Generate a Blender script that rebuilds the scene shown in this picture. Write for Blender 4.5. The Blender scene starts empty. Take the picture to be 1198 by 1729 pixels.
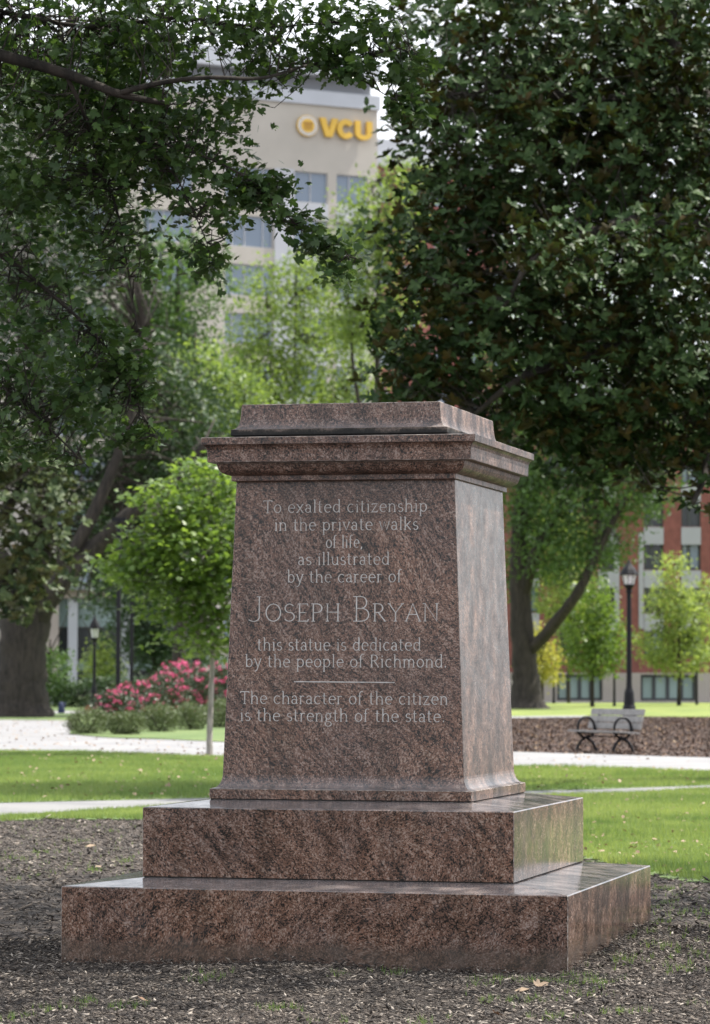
import bpy, math, random
import numpy as np
rnd = random.Random(7)
rng = np.random.default_rng(11)
sc = bpy.context.scene
R = math.radians

# ------------------------------------------------------------------ camera
YAW, PITCH, ROLL, FPX = 0.23861, 0.04784, 0.00265, 5657.0
CX, CY, CZ = 4.5728, -19.2497, 1.6
f = np.array([-math.sin(YAW)*math.cos(PITCH), math.cos(YAW)*math.cos(PITCH), math.sin(PITCH)])
r = np.array([math.cos(YAW), math.sin(YAW), 0.0]); u = np.cross(r, f)
r, u = r*math.cos(ROLL)+u*math.sin(ROLL), u*math.cos(ROLL)-r*math.sin(ROLL)
CAMP = np.array([CX, CY, CZ])
R0 = np.array([math.cos(YAW), math.sin(YAW), 0.0]); F0 = np.array([-math.sin(YAW), math.cos(YAW), 0.0])
from mathutils import Matrix, Vector
cd = bpy.data.cameras.new('camera'); cam = bpy.data.objects.new('camera', cd)
sc.collection.objects.link(cam); sc.camera = cam
cd.sensor_fit = 'VERTICAL'; cd.sensor_height = 36.0; cd.sensor_width = 24.0; cd.lens = 36*FPX/1729
cd.clip_start = 0.5; cd.clip_end = 4000
cd.dof.use_dof = True; cd.dof.focus_distance = 18.9; cd.dof.aperture_fstop = 5.4
cam.matrix_world = Matrix(((r[0], u[0], -f[0], CX), (r[1], u[1], -f[1], CY), (r[2], u[2], -f[2], CZ), (0, 0, 0, 1)))

# ------------------------------------------------------------------ sky, sun, exposure
SUN_AZ_LAT, SUN_AZ_FWD, SUN_EL = 0.93, 0.36, R(57)     # towards the sun, in the camera's right / forward directions
sh = (R0*SUN_AZ_LAT+F0*SUN_AZ_FWD); sh /= np.linalg.norm(sh)
sdir = sh*math.cos(SUN_EL)+np.array([0, 0, math.sin(SUN_EL)])
wd = bpy.data.worlds.new('World'); sc.world = wd; wd.use_nodes = True
nt = wd.node_tree; nt.nodes.clear()
wo = nt.nodes.new('ShaderNodeOutputWorld'); bg = nt.nodes.new('ShaderNodeBackground'); bg.inputs[1].default_value = 0.09
sk = nt.nodes.new('ShaderNodeTexSky'); sk.sky_type = 'NISHITA'; sk.sun_disc = False
sk.sun_elevation = SUN_EL; sk.sun_rotation = math.atan2(sdir[0], sdir[1]); sk.dust_density = 2.0
tc = nt.nodes.new('ShaderNodeTexCoord'); mp = nt.nodes.new('ShaderNodeMapping'); mp.inputs['Scale'].default_value = (1, 1, 2.2)
nz = nt.nodes.new('ShaderNodeTexNoise'); nz.inputs['Scale'].default_value = 2.2; nz.inputs['Detail'].default_value = 7
cr = nt.nodes.new('ShaderNodeValToRGB'); cr.color_ramp.elements[0].position = .30; cr.color_ramp.elements[1].position = .52
mx = nt.nodes.new('ShaderNodeMix'); mx.data_type = 'RGBA'; mx.inputs['B'].default_value = (8.0, 8.3, 8.8, 1)
nt.links.new(tc.outputs['Generated'], mp.inputs[0]); nt.links.new(mp.outputs[0], nz.inputs['Vector'])
nt.links.new(nz.outputs['Fac'], cr.inputs[0]); nt.links.new(cr.outputs[0], mx.inputs['Factor'])
nt.links.new(sk.outputs[0], mx.inputs['A']); nt.links.new(mx.outputs['Result'], bg.inputs[0]); nt.links.new(bg.outputs[0], wo.inputs[0])
sl = bpy.data.lights.new('sun', 'SUN'); sl.energy = 4.2; sl.angle = R(0.53); sl.color = (1, .95, .86)
so = bpy.data.objects.new('sun', sl); sc.collection.objects.link(so)
so.rotation_euler = Vector(sdir).to_track_quat('Z', 'Y').to_euler()
sc.view_settings.view_transform = 'Standard'; sc.view_settings.look = 'None'
sc.view_settings.gamma = 1; sc.view_settings.use_curve_mapping = False
sc.view_settings.exposure = 1.08
cy = sc.cycles; cy.max_bounces = 6; cy.diffuse_bounces = 3; cy.glossy_bounces = 3; cy.transmission_bounces = 3
cy.use_denoising = True; cy.sample_clamp_indirect = 6

# ------------------------------------------------------------------ placement helpers
def Q(px, py, D):                       # point seen at a photo pixel, D metres ahead of the camera
    d = f+r*(px-599)/FPX+u*(864.5-py)/FPX
    return CAMP+d*(D/float(d@F0))
def G(px, py, z=0.0):                   # where that pixel meets the ground
    d = f+r*(px-599)/FPX+u*(864.5-py)/FPX
    return CAMP+d*((z-CZ)/d[2])
def L(lat, D, z=0.0):
    p = CAMP+R0*lat+F0*D; return np.array([p[0], p[1], z])
def GD(px, D, z=0.0): return L((px-599)/FPX*D, D, z)
def project(P):
    d = np.asarray(P, float)-CAMP; dep = d@f
    return 599+FPX*(d@r)/dep, 864.5-FPX*(d@u)/dep

# ------------------------------------------------------------------ object helpers
def tag(o, label=None, cat=None, group=None, kind=None):
    if label: o['label'] = label
    if cat: o['category'] = cat
    if group: o['group'] = group
    if kind: o['kind'] = kind
    return o
def empty(name, loc, rz=0.0):
    o = bpy.data.objects.new(name, None); o.empty_display_size = .2
    o.location = tuple(loc); o.rotation_euler[2] = rz; sc.collection.objects.link(o); return o
def link(name, me, mat, parent=None, world=False):
    if mat and not me.materials: me.materials.append(mat)
    o = bpy.data.objects.new(name, me); sc.collection.objects.link(o)
    if parent is not None:
        o.parent = parent
        if world:                        # vertices are in world space
            m = Matrix.Translation(parent.location) @ parent.rotation_euler.to_matrix().to_4x4()
            if parent.parent:
                pp = parent.parent
                m = Matrix.Translation(pp.location) @ pp.rotation_euler.to_matrix().to_4x4() @ (parent.matrix_parent_inverse @ m)
            o.matrix_parent_inverse = m.inverted()
    return o
class MB:
    def __init__(s): s.v = []; s.f = []
    def add(s, vs, fs):
        k = len(s.v); s.v += [tuple(map(float, q)) for q in vs]; s.f += [tuple(i+k for i in q) for q in fs]
    def box(s, c, d, ax=None):           # centre, full sizes, axes
        ax = ax if ax is not None else np.eye(3); c = np.asarray(c, float)
        P = [c+ax[0]*d[0]*.5*i+ax[1]*d[1]*.5*j+ax[2]*d[2]*.5*k for i in (-1, 1) for j in (-1, 1) for k in (-1, 1)]
        s.add(P, [(0, 1, 3, 2), (4, 6, 7, 5), (0, 4, 5, 1), (2, 3, 7, 6), (0, 2, 6, 4), (1, 5, 7, 3)])
    def tube(s, pts, rad, n=8, jit=0.0, cap=True):
        pts = [np.asarray(p, float) for p in pts]; m = len(pts)
        V = []; up = np.array([.13, .31, .94])
        prev = None
        for i in range(m):
            t = pts[min(i+1, m-1)]-pts[max(i-1, 0)]; t /= (np.linalg.norm(t)+1e-9)
            if prev is None:
                a = np.cross(t, up); 
                if np.linalg.norm(a) < .1: a = np.cross(t, np.array([1., 0, 0]))
            else: a = prev-t*(prev@t)
            a /= np.linalg.norm(a); prev = a; b = np.cross(t, a)
            for k in range(n):
                q = 2*math.pi*k/n; rr = rad[i]*(1+jit*rnd.uniform(-1, 1)); V.append(pts[i]+a*rr*math.cos(q)+b*rr*math.sin(q))
        F = [(i*n+k, i*n+(k+1) % n, (i+1)*n+(k+1) % n, (i+1)*n+k) for i in range(m-1) for k in range(n)]
        if cap: F += [tuple(range(n-1, -1, -1)), tuple((m-1)*n+k for k in range(n))]
        s.add(V, F)
    def lathe(s, c, prof, n=16, rot=0.0):  # prof (radius, z)
        c = np.asarray(c, float)
        V = [(c[0]+a*math.cos(2*math.pi*k/n+rot), c[1]+a*math.sin(2*math.pi*k/n+rot), c[2]+z) for a, z in prof for k in range(n)]
        m = len(prof)
        F = [(i*n+k, i*n+(k+1) % n, (i+1)*n+(k+1) % n, (i+1)*n+k) for i in range(m-1) for k in range(n)]
        F += [tuple(range(n-1, -1, -1)), tuple((m-1)*n+k for k in range(n))]
        s.add(V, F)
    def build(s, name, mat, parent=None, world=False, smooth=False):
        me = bpy.data.meshes.new(name); me.from_pydata(s.v, [], s.f); me.update()
        if smooth: me.shade_smooth()
        return link(name, me, mat, parent, world)

def spline(pts, n=6):                    # Catmull-Rom through points of any dimension
    P = [np.asarray(p, float) for p in pts]; P = [2*P[0]-P[1]]+P+[2*P[-1]-P[-2]]; out = []
    for i in range(1, len(P)-2):
        for k in range(n):
            t = k/n; a, b, c, d = P[i-1], P[i], P[i+1], P[i+2]
            out.append(.5*((2*b)+(-a+c)*t+(2*a-5*b+4*c-d)*t*t+(-a+3*b-3*c+d)*t**3))
    out.append(P[-2]); return out

# ------------------------------------------------------------------ materials
def mat(name):
    m = bpy.data.materials.new(name); m.use_nodes = True; n = m.node_tree
    return m, n, n.nodes['Principled BSDF']
def N(n, typ, **kw):
    x = n.nodes.new(typ)
    for k, v in kw.items():
        if k in x.inputs.keys(): x.inputs[k].default_value = v
        else: setattr(x, k, v)
    return x
def ramp(n, stops, src):
    x = n.nodes.new('ShaderNodeValToRGB'); e = x.color_ramp.elements
    while len(e) < len(stops): e.new(.5)
    for i, (p, c) in enumerate(stops): e[i].position = p; e[i].color = (*c, 1) if len(c) == 3 else c
    n.links.new(src, x.inputs[0]); return x
def noise(n, scale, detail=4, vec=None, rough=.5, dist=0):
    x = N(n, 'ShaderNodeTexNoise', Scale=scale, Detail=detail, Roughness=rough, Distortion=dist)
    if vec is not None: n.links.new(vec, x.inputs['Vector'])
    return x
def mixc(n, a, b, fac, mode='MIX'):
    x = n.nodes.new('ShaderNodeMix'); x.data_type = 'RGBA'; x.blend_type = mode
    for key, v in (('A', a), ('B', b), ('Factor', fac)):
        if hasattr(v, 'links'): n.links.new(v, x.inputs[key])
        elif key == 'Factor': x.inputs[0].default_value = v
        else: x.inputs[key].default_value = (*v, 1)
    return x
def fix_mix(n, x, fac):
    n.links.new(fac, x.inputs[0])
def mix(n, a, b, fac, mode='MIX'):
    x = n.nodes.new('ShaderNodeMix'); x.data_type = 'RGBA'; x.blend_type = mode
    ins = {'f': x.inputs[0], 'a': x.inputs[6], 'b': x.inputs[7]}
    for key, v in (('f', fac), ('a', a), ('b', b)):
        if isinstance(v, bpy.types.NodeSocket): n.links.new(v, ins[key])
        elif key == 'f': ins[key].default_value = v
        else: ins[key].default_value = (*v, 1)
    return x.outputs[2]
def geo_pos(n): return n.nodes.new('ShaderNodeNewGeometry').outputs['Position']
def bump(n, b, h, strength=.5, dist=.01):
    x = N(n, 'ShaderNodeBump', Strength=strength, Distance=dist); n.links.new(h, x.inputs['Height']); n.links.new(x.outputs[0], b.inputs['Normal'])

def simple(name, col, rough=.6, var=.15, scale=3.0, metallic=0.0, spec=.5):
    m, n, b = mat(name)
    nzz = noise(n, scale, 5, geo_pos(n))
    rp = ramp(n, [(.3, tuple(c*(1-var) for c in col)), (.7, tuple(min(1, c*(1+var)) for c in col))], nzz.outputs['Fac'])
    n.links.new(rp.outputs[0], b.inputs['Base Color']); b.inputs['Roughness'].default_value = rough
    b.inputs['Metallic'].default_value = metallic; b.inputs['Specular IOR Level'].default_value = spec
    return m

def granite(name, seed=0.0, streak=1.0, polish=.28, ang=-50):
    m, n, b = mat(name)
    pos = geo_pos(n)
    warp = noise(n, 1.3, 2, pos); 
    wv = N(n, 'ShaderNodeVectorMath', operation='MULTIPLY_ADD'); n.links.new(warp.outputs['Color'], wv.inputs[0]); wv.inputs[1].default_value = (.34, .34, .34); n.links.new(pos, wv.inputs[2])
    mpg = N(n, 'ShaderNodeMapping'); n.links.new(wv.outputs[0], mpg.inputs[0])
    mpg.inputs['Location'].default_value = (seed, seed*1.7, seed*.6)
    mpg.inputs['Rotation'].default_value = (R(8), R(ang), 0)    # foliation plane
    mpg.vector_type = 'POINT'
    mps = N(n, 'ShaderNodeMapping'); n.links.new(mpg.outputs[0], mps.inputs[0]); mps.inputs['Scale'].default_value = (1, 1, 1)
    gr = N(n, 'ShaderNodeTexVoronoi', Scale=165.0); n.links.new(mps.outputs[0], gr.inputs['Vector'])       # crystal grains
    gr2 = N(n, 'ShaderNodeTexVoronoi', Scale=100.0); n.links.new(mps.outputs[0], gr2.inputs['Vector'])
    sep = N(n, 'ShaderNodeSeparateColor'); n.links.new(gr.outputs['Color'], sep.inputs[0])
    sep2 = N(n, 'ShaderNodeSeparateColor'); n.links.new(gr2.outputs['Color'], sep2.inputs[0])
    mpb = N(n, 'ShaderNodeMapping'); n.links.new(mpg.outputs[0], mpb.inputs[0]); mpb.inputs['Scale'].default_value = (1.0, 2.0, 5.5*streak+1)
    band = noise(n, 6.0, 4.5, mpb.outputs[0], .62)
    fine = noise(n, 120, 3, mps.outputs[0], .7)
    def mad(a, k_, b_):
        x = N(n, 'ShaderNodeMath', operation='MULTIPLY_ADD'); n.links.new(a, x.inputs[0]); x.inputs[1].default_value = k_
        if b_ is None: x.inputs[2].default_value = 0
        else: n.links.new(b_, x.inputs[2])
        return x.outputs[0]
    score = mad(band.outputs['Fac'], .98, mad(sep.outputs[0], .46, mad(sep2.outputs[1], .30, mad(fine.outputs['Fac'], .25, None))))
    rp = ramp(n, [(.44, (.006, .006, .006)), (.585, (.016, .014, .013)), (.63, (.062, .040, .033)), (.74, (.135, .075, .054)), (.86, (.20, .115, .085)), (.94, (.30, .23, .195))], mad(score, .745, None))
    big = noise(n, 1.4, 3, mpg.outputs[0], .6)
    rb = ramp(n, [(.35, (.86, .86, .88)), (.65, (1.16, 1.08, 1.0))], big.outputs['Fac'])
    col = mix(n, rp.outputs[0], rb.outputs[0], 1.0, 'MULTIPLY')
    # grey weathering film; upward faces also get sky light put into the colour
    gn = n.nodes.new('ShaderNodeNewGeometry'); sx = N(n, 'ShaderNodeSeparateXYZ'); n.links.new(gn.outputs['True Normal'], sx.inputs[0])
    wn = noise(n, 7, 6, pos, .7)
    wm = N(n, 'ShaderNodeMath', operation='MULTIPLY_ADD', use_clamp=True); n.links.new(sx.outputs[2], wm.inputs[0]); wm.inputs[1].default_value = .55
    wr = ramp(n, [(.5, (0, 0, 0)), (.8, (.12, .12, .12))], wn.outputs['Fac']); n.links.new(wr.outputs[0], wm.inputs[2])
    col = mix(n, col, (.22, .215, .225), wm.outputs[0])
    # rain streaks down the faces and splashed soil near the ground
    mpr = N(n, 'ShaderNodeMapping'); n.links.new(pos, mpr.inputs[0]); mpr.inputs['Scale'].default_value = (9, 9, .55)
    rs_ = noise(n, 1.0, 5, mpr.outputs[0], .65)
    rk = ramp(n, [(.40, (.62, .63, .62)), (.52, (1, 1, 1)), (.62, (1, 1, 1)), (.72, (1.22, 1.22, 1.2))], rs_.outputs['Fac'])
    col = mix(n, col, rk.outputs[0], .75, 'MULTIPLY')
    zp = N(n, 'ShaderNodeSeparateXYZ'); n.links.new(pos, zp.inputs[0])
    zn = N(n, 'ShaderNodeMath', operation='MULTIPLY_ADD'); n.links.new(wn.outputs['Fac'], zn.inputs[0]); zn.inputs[1].default_value = -.16; n.links.new(zp.outputs[2], zn.inputs[2])
    zr = ramp(n, [(0.0, (.55, .55, .55)), (.07, (0, 0, 0))], zn.outputs[0])
    col = mix(n, col, (.085, .07, .058), zr.outputs[0])
    n.links.new(col, b.inputs['Base Color'])
    rr = ramp(n, [(.3, (max(.06, polish-.06),)*3), (.7, (polish+.12,)*3)], wn.outputs['Fac']); n.links.new(rr.outputs[0], b.inputs['Roughness'])
    b.inputs['Specular IOR Level'].default_value = .5
    bump(n, b, fine.outputs['Fac'], .06, .0012)
    return m
M = {}
M['granite'] = granite('granite', 0.0, 1.1, .28)
M['granite_cornice'] = granite('granite_cornice', 2.0, .35, .42)
M['granite_cap'] = granite('granite_cap', 4.0, .25, .45)
M['granite_step'] = granite('granite_step', 9.0, .55, .14)
M['granite_base'] = granite('granite_base', 15.0, .45, .14, 38)

# soot-stained nosing of the cap block
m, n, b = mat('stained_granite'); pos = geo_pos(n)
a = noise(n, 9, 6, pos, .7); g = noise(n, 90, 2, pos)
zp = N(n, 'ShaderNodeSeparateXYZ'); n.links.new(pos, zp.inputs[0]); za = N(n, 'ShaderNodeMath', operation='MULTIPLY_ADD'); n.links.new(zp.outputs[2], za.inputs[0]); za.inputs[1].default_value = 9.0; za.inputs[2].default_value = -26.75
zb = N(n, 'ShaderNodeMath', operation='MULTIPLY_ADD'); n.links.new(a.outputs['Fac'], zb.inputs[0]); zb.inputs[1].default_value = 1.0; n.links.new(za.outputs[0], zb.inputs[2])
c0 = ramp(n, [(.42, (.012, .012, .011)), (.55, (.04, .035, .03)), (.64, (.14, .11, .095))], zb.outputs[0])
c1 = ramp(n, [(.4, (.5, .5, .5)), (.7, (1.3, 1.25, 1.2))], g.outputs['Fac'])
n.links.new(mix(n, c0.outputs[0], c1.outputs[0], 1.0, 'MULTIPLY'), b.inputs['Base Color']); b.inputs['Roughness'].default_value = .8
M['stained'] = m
# cut letters: pale crushed stone, worn away in places
m, n, b = mat('cut_letter'); pos = geo_pos(n)
a = noise(n, 26, 4, pos, .7)
c0 = ramp(n, [(.28, (.18, .15, .14)), (.38, (.40, .38, .36)), (.7, (.60, .58, .56))], a.outputs['Fac'])
n.links.new(c0.outputs[0], b.inputs['Base Color']); b.inputs['Roughness'].default_value = .9
M['letter'] = m
m, n, b = mat('worn_lit_arris'); pos = geo_pos(n); a = noise(n, 34, 5, pos, .75)
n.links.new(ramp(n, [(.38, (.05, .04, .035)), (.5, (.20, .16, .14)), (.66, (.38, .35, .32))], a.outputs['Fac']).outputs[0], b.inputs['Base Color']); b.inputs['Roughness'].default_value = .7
M['arris'] = m  # bruised edges, coloured paler still for the light that chamfers catch
M['mortar'] = simple('mortar', (.03, .028, .026), .9)

def leafmat(name, lo, hi, back=None, trans=.35, rough=.38, spec=.5, tcol=None):
    m, n, b = mat(name)
    at = N(n, 'ShaderNodeAttribute', attribute_name='tone')
    mid = tuple((x+y)/2 for x, y in zip(lo, hi))
    rp = ramp(n, [(0, lo), (.5, mid), (1, hi)], at.outputs['Fac'])
    col = rp.outputs[0]
    if back:
        gn = n.nodes.new('ShaderNodeNewGeometry'); bk_ = ramp(n, [(0, tuple(x*.8 for x in back)), (.6, back), (.9, (back[0]*1.6, back[1]*1.3, back[2]*1.0)), (1, (back[0]*3.4, back[1]*1.9, back[2]*.9))], at.outputs['Fac'])
        col = mix(n, col, bk_.outputs[0], gn.outputs['Backfacing'])
    n.links.new(col, b.inputs['Base Color']); b.inputs['Roughness'].default_value = rough; b.inputs['Specular IOR Level'].default_value = spec
    tr = n.nodes.new('ShaderNodeBsdfTranslucent')
    tm = mix(n, rp.outputs[0], tcol or (1.75, 1.65, .9), 1.0, 'MULTIPLY'); n.links.new(tm, tr.inputs[0])
    ms = n.nodes.new('ShaderNodeMixShader'); ms.inputs[0].default_value = trans
    n.links.new(b.outputs[0], ms.inputs[1]); n.links.new(tr.outputs[0], ms.inputs[2])
    n.links.new(ms.outputs[0], n.nodes['Material Output'].inputs[0])
    return m
M['maple'] = leafmat('maple_leaf', (.018, .046, .015), (.085, .15, .042), trans=.26, rough=.42, spec=.35)
M['magnolia'] = leafmat('magnolia_leaf', (.016, .040, .012), (.058, .098, .028), back=(.042, .034, .012), trans=.10, rough=.48, spec=.16)
M['magnolia_pale'] = leafmat('magnolia_leaf_pale', (.03, .06, .03), (.10, .13, .04), back=(.06, .065, .025), trans=.12, rough=.5, spec=.25)
M['oak'] = leafmat('oak_leaf', (.04, .085, .025), (.10, .18, .05), trans=.35, rough=.5)
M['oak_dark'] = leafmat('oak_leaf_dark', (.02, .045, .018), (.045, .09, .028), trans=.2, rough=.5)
M['oak_pale'] = leafmat('oak_leaf_pale', (.09, .15, .04), (.21, .29, .085), trans=.45, rough=.5)
M['young'] = leafmat('young_maple_leaf', (.06, .12, .028), (.18, .27, .06), trans=.45, rough=.4)
M['lime'] = leafmat('lime_leaf', (.12, .18, .05), (.30, .38, .13), trans=.5, rough=.45)
M['yellow'] = leafmat('yellow_leaf', (.20, .22, .05), (.38, .37, .10), trans=.5, rough=.5)
M['box'] = leafmat('boxwood_leaf', (.045, .07, .022), (.12, .16, .055), trans=.15, rough=.45)
M['rosefol'] = leafmat('rose_leaf', (.018, .035, .014), (.05, .075, .035), trans=.15, rough=.45)
M['petal'] = leafmat('rose_petal', (.55, .04, .15), (.88, .22, .42), trans=.3, rough=.6, tcol=(1, .6, .8))
M['grass'] = leafmat('grass_blade', (.10, .17, .05), (.27, .335, .12), trans=.35, rough=.5)
M['dead'] = leafmat('fallen_leaf', (.15, .075, .04), (.34, .25, .17), trans=.05, rough=.7, tcol=(1, .8, .6))

def barkm(name, c0, c1, sc_=9):
    m, n, b = mat(name); pos = geo_pos(n)
    mpn = N(n, 'ShaderNodeMapping'); n.links.new(pos, mpn.inputs[0]); mpn.inputs['Scale'].default_value = (1, 1, .18)
    a = noise(n, sc_, 7, mpn.outputs[0], .7)
    n.links.new(ramp(n, [(.36, c0), (.62, c1)], a.outputs['Fac']).outputs[0], b.inputs['Base Color']); b.inputs['Roughness'].default_value = .9
    bump(n, b, a.outputs['Fac'], .8, .03); return m
M['bark'] = barkm('dark_bark', (.012, .010, .008), (.048, .038, .031))
M['bark_pale'] = barkm('pale_bark', (.17, .155, .135), (.38, .35, .31), 22)

# ground: dark soil under wood mulch
m, n, b = mat('mulch_soil'); pos = geo_pos(n)
mpn = N(n, 'ShaderNodeMapping'); n.links.new(pos, mpn.inputs[0])
a = noise(n, 42, 8, pos, .75); d = noise(n, .5, 4, pos, .6)
c0 = ramp(n, [(.36, (.014, .011, .010)), (.5, (.05, .041, .035)), (.68, (.14, .12, .105))], a.outputs['Fac'])
c1 = ramp(n, [(.38, (.75, .73, .72)), (.64, (1.35, 1.25, 1.2))], d.outputs['Fac'])
n.links.new(mix(n, c0.outputs[0], c1.outputs[0], 1.0, 'MULTIPLY'), b.inputs['Base Color']); b.inputs['Roughness'].default_value = .95
bump(n, b, a.outputs['Fac'], .9, .02); M['soil'] = m
# leaf litter bed behind the bench
m, n, b = mat('leaf_litter'); pos = geo_pos(n)
v = N(n, 'ShaderNodeTexVoronoi', Scale=24.0); n.links.new(pos, v.inputs['Vector']); sp = N(n, 'ShaderNodeSeparateColor'); n.links.new(v.outputs['Color'], sp.inputs[0])
c0 = ramp(n, [(0, (.03, .021, .017)), (.45, (.055, .034, .026)), (.8, (.09, .05, .034)), (1, (.16, .10, .07))], sp.outputs[0])
d = noise(n, .35, 4, pos); c1 = ramp(n, [(.35, (.7, .75, .8)), (.65, (1.3, 1.1, 1.0))], d.outputs['Fac'])
n.links.new(mix(n, c0.outputs[0], c1.outputs[0], 1.0, 'MULTIPLY'), b.inputs['Base Color']); b.inputs['Roughness'].default_value = .95
M['litter'] = m
def turf(name, c0, c1):
    m, n, b = mat(name); pos = geo_pos(n)
    a = noise(n, 14, 7, pos, .7); d = noise(n, .35, 4, pos)
    k = ramp(n, [(.35, c0), (.65, c1)], a.outputs['Fac']); e = ramp(n, [(.35, (.62, .7, .62)), (.5, (1, 1, 1)), (.65, (1.25, 1.1, 1.15))], d.outputs['Fac'])
    n.links.new(mix(n, k.outputs[0], e.outputs[0], 1.0, 'MULTIPLY'), b.inputs['Base Color']); b.inputs['Roughness'].default_value = .9
    bump(n, b, a.outputs['Fac'], .6, .03); return m
M['turf'] = turf('lawn_turf', (.075, .125, .035), (.15, .21, .065))
M['far_turf'] = turf('far_turf', (.12, .17, .03), (.22, .27, .06))
def pathm(name, c):
    m, n, b = mat(name); pos = geo_pos(n)
    a = noise(n, 30, 6, pos, .7); d = noise(n, .8, 5, pos)
    k = ramp(n, [(.3, tuple(x*.8 for x in c)), (.7, tuple(min(1, x*1.1) for x in c))], a.outputs['Fac']); e = ramp(n, [(.35, (.8, .8, .82)), (.6, (1.02, 1.02, 1.0))], d.outputs['Fac'])
    n.links.new(mix(n, k.outputs[0], e.outputs[0], 1.0, 'MULTIPLY'), b.inputs['Base Color']); b.inputs['Roughness'].default_value = .9
    return m
M['gravel'] = pathm('pale_gravel', (.265, .262, .27)); M['concrete'] = pathm('path_concrete', (.22, .218, .22))

# ------------------------------------------------------------------ ground sheet
def axis(lo, hi, step, far, g=1.25):
    a = list(np.arange(lo, hi+1e-6, step)); s_ = step; q = a[-1]
    while q < far: s_ *= g; q += s_; a.append(q)
    s_ = step; q = a[0]
    while q > -far: s_ *= g; q -= s_; a.insert(0, q)
    return np.array(a)
gx, gy = axis(-7, 6, .085, 1500), axis(-6, 6, .085, 1500)
X, Y = np.meshgrid(gx, gy, indexing='ij')
def vnoise(x, y, s, seed):
    x = x/s+seed; y = y/s-seed*.7; xi = np.floor(x); yi = np.floor(y); fx = x-xi; fy = y-yi
    h = lambda a, b: np.modf(np.abs(np.sin(a*127.1+b*311.7)*43758.5453))[0]
    fx = fx*fx*(3-2*fx); fy = fy*fy*(3-2*fy)
    return (h(xi, yi)*(1-fx)+h(xi+1, yi)*fx)*(1-fy)+(h(xi, yi+1)*(1-fx)+h(xi+1, yi+1)*fx)*fy
def ground_h(x, y):
    x = np.asarray(x, float); y = np.asarray(y, float)
    rad = np.hypot(x, y); fade = np.clip((7.0-rad)/1.6, 0, 1)
    h = (vnoise(x, y, .9, 3.1)-.5)*.05+(vnoise(x, y, .23, 9.7)-.5)*.02
    h += .07*np.exp(-((x-1.9)**2/1.6+(y-1.7)**2/2.2))
    return h*fade
Z = ground_h(X, Y)
nx, ny = len(gx), len(gy); idx = np.arange(nx*ny).reshape(nx, ny)
F4 = np.stack([idx[:-1, :-1], idx[1:, :-1], idx[1:, 1:], idx[:-1, 1:]], -1).reshape(-1, 4)
def bigmesh(name, V, F, mat_, parent=None, tone=None, world=False, smooth=False):
    me = bpy.data.meshes.new(name); nv, nf, k = len(V), len(F), F.shape[1]
    me.vertices.add(nv); me.vertices.foreach_set('co', np.ascontiguousarray(V, dtype=np.float32).ravel())
    me.loops.add(nf*k); me.loops.foreach_set('vertex_index', np.ascontiguousarray(F, dtype=np.int32).ravel())
    me.polygons.add(nf); me.polygons.foreach_set('loop_start', np.arange(0, nf*k, k, dtype=np.int32))
    if tone is not None:
        at = me.attributes.new('tone', 'FLOAT', 'FACE'); at.data.foreach_set('value', np.ascontiguousarray(tone, dtype=np.float32))
    me.update(calc_edges=True)
    if smooth: me.shade_smooth()
    return link(name, me, mat_, parent, world)
tag(bigmesh('ground', np.stack([X, Y, Z], -1).reshape(-1, 3), F4, M['soil'], smooth=True), kind='structure')

def wobble(poly, amp=.12, n=7):
    P = []
    for i in range(len(poly)):
        a, b2 = np.array(poly[i]), np.array(poly[(i+1) % len(poly)])
        for k in range(n): P.append(a+(b2-a)*k/n+np.array([rnd.uniform(-1, 1), rnd.uniform(-1, 1), 0])*amp)
    return P
def sheet(name, poly, z, mt, amp=0.0, n=1):
    P = wobble(poly, amp, n); mbx = MB(); k = len(P)
    mbx.add([(p[0], p[1], z) for p in P]+[(p[0], p[1], -.05) for p in P], [tuple(range(k))]+[(i, (i+1) % k, k+(i+1) % k, k+i) for i in range(k)])
    return tag(mbx.build(name, mt), kind='structure')
# near path, crossing behind the monument
near_edge = [(-700, 1400), (-60, 1384), (240, 1364), (620, 1350), (985, 1345), (1198, 1334), (1900, 1318)]
far_edge = [(1900, 1306), (1198, 1328.5), (985, 1336), (620, 1344), (240, 1353), (-60, 1360), (-700, 1372)]
lawn_left = [G(*p) for p in [(-700, 1400), (-60, 1385), (240, 1366), (620, 1352), (620, 1366), (400, 1377), (240, 1385), (60, 1383), (-60, 1394), (-700, 1420)]]
lawn_right = [G(*p) for p in [(620, 1352), (985, 1346), (1198, 1335), (1900, 1319), (1900, 1420), (1500, 1500), (1260, 1497), (1150, 1485), (1090, 1474), (985, 1450), (800, 1400), (620, 1366)]]
lawn_mid = [G(*p) for p in [(-700, 1370), (-60, 1358.5), (240, 1351.5), (620, 1342.5), (985, 1334.5), (1198, 1327), (1900, 1304), (1900, 1296), (1198, 1304), (990, 1299), (866, 1296), (620, 1288), (380, 1280), (240, 1276), (100, 1272), (0, 1268), (-700, 1262)]]
sheet('lawn', lawn_left, .012, M['turf'], .16, 12); sheet('lawn', lawn_right, .012, M['turf'], .2, 12)
sheet('lawn', lawn_mid, .016, M['turf'], .05, 6)
sheet('path', [G(*p) for p in near_edge+far_edge], .02, M['concrete'])
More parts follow.
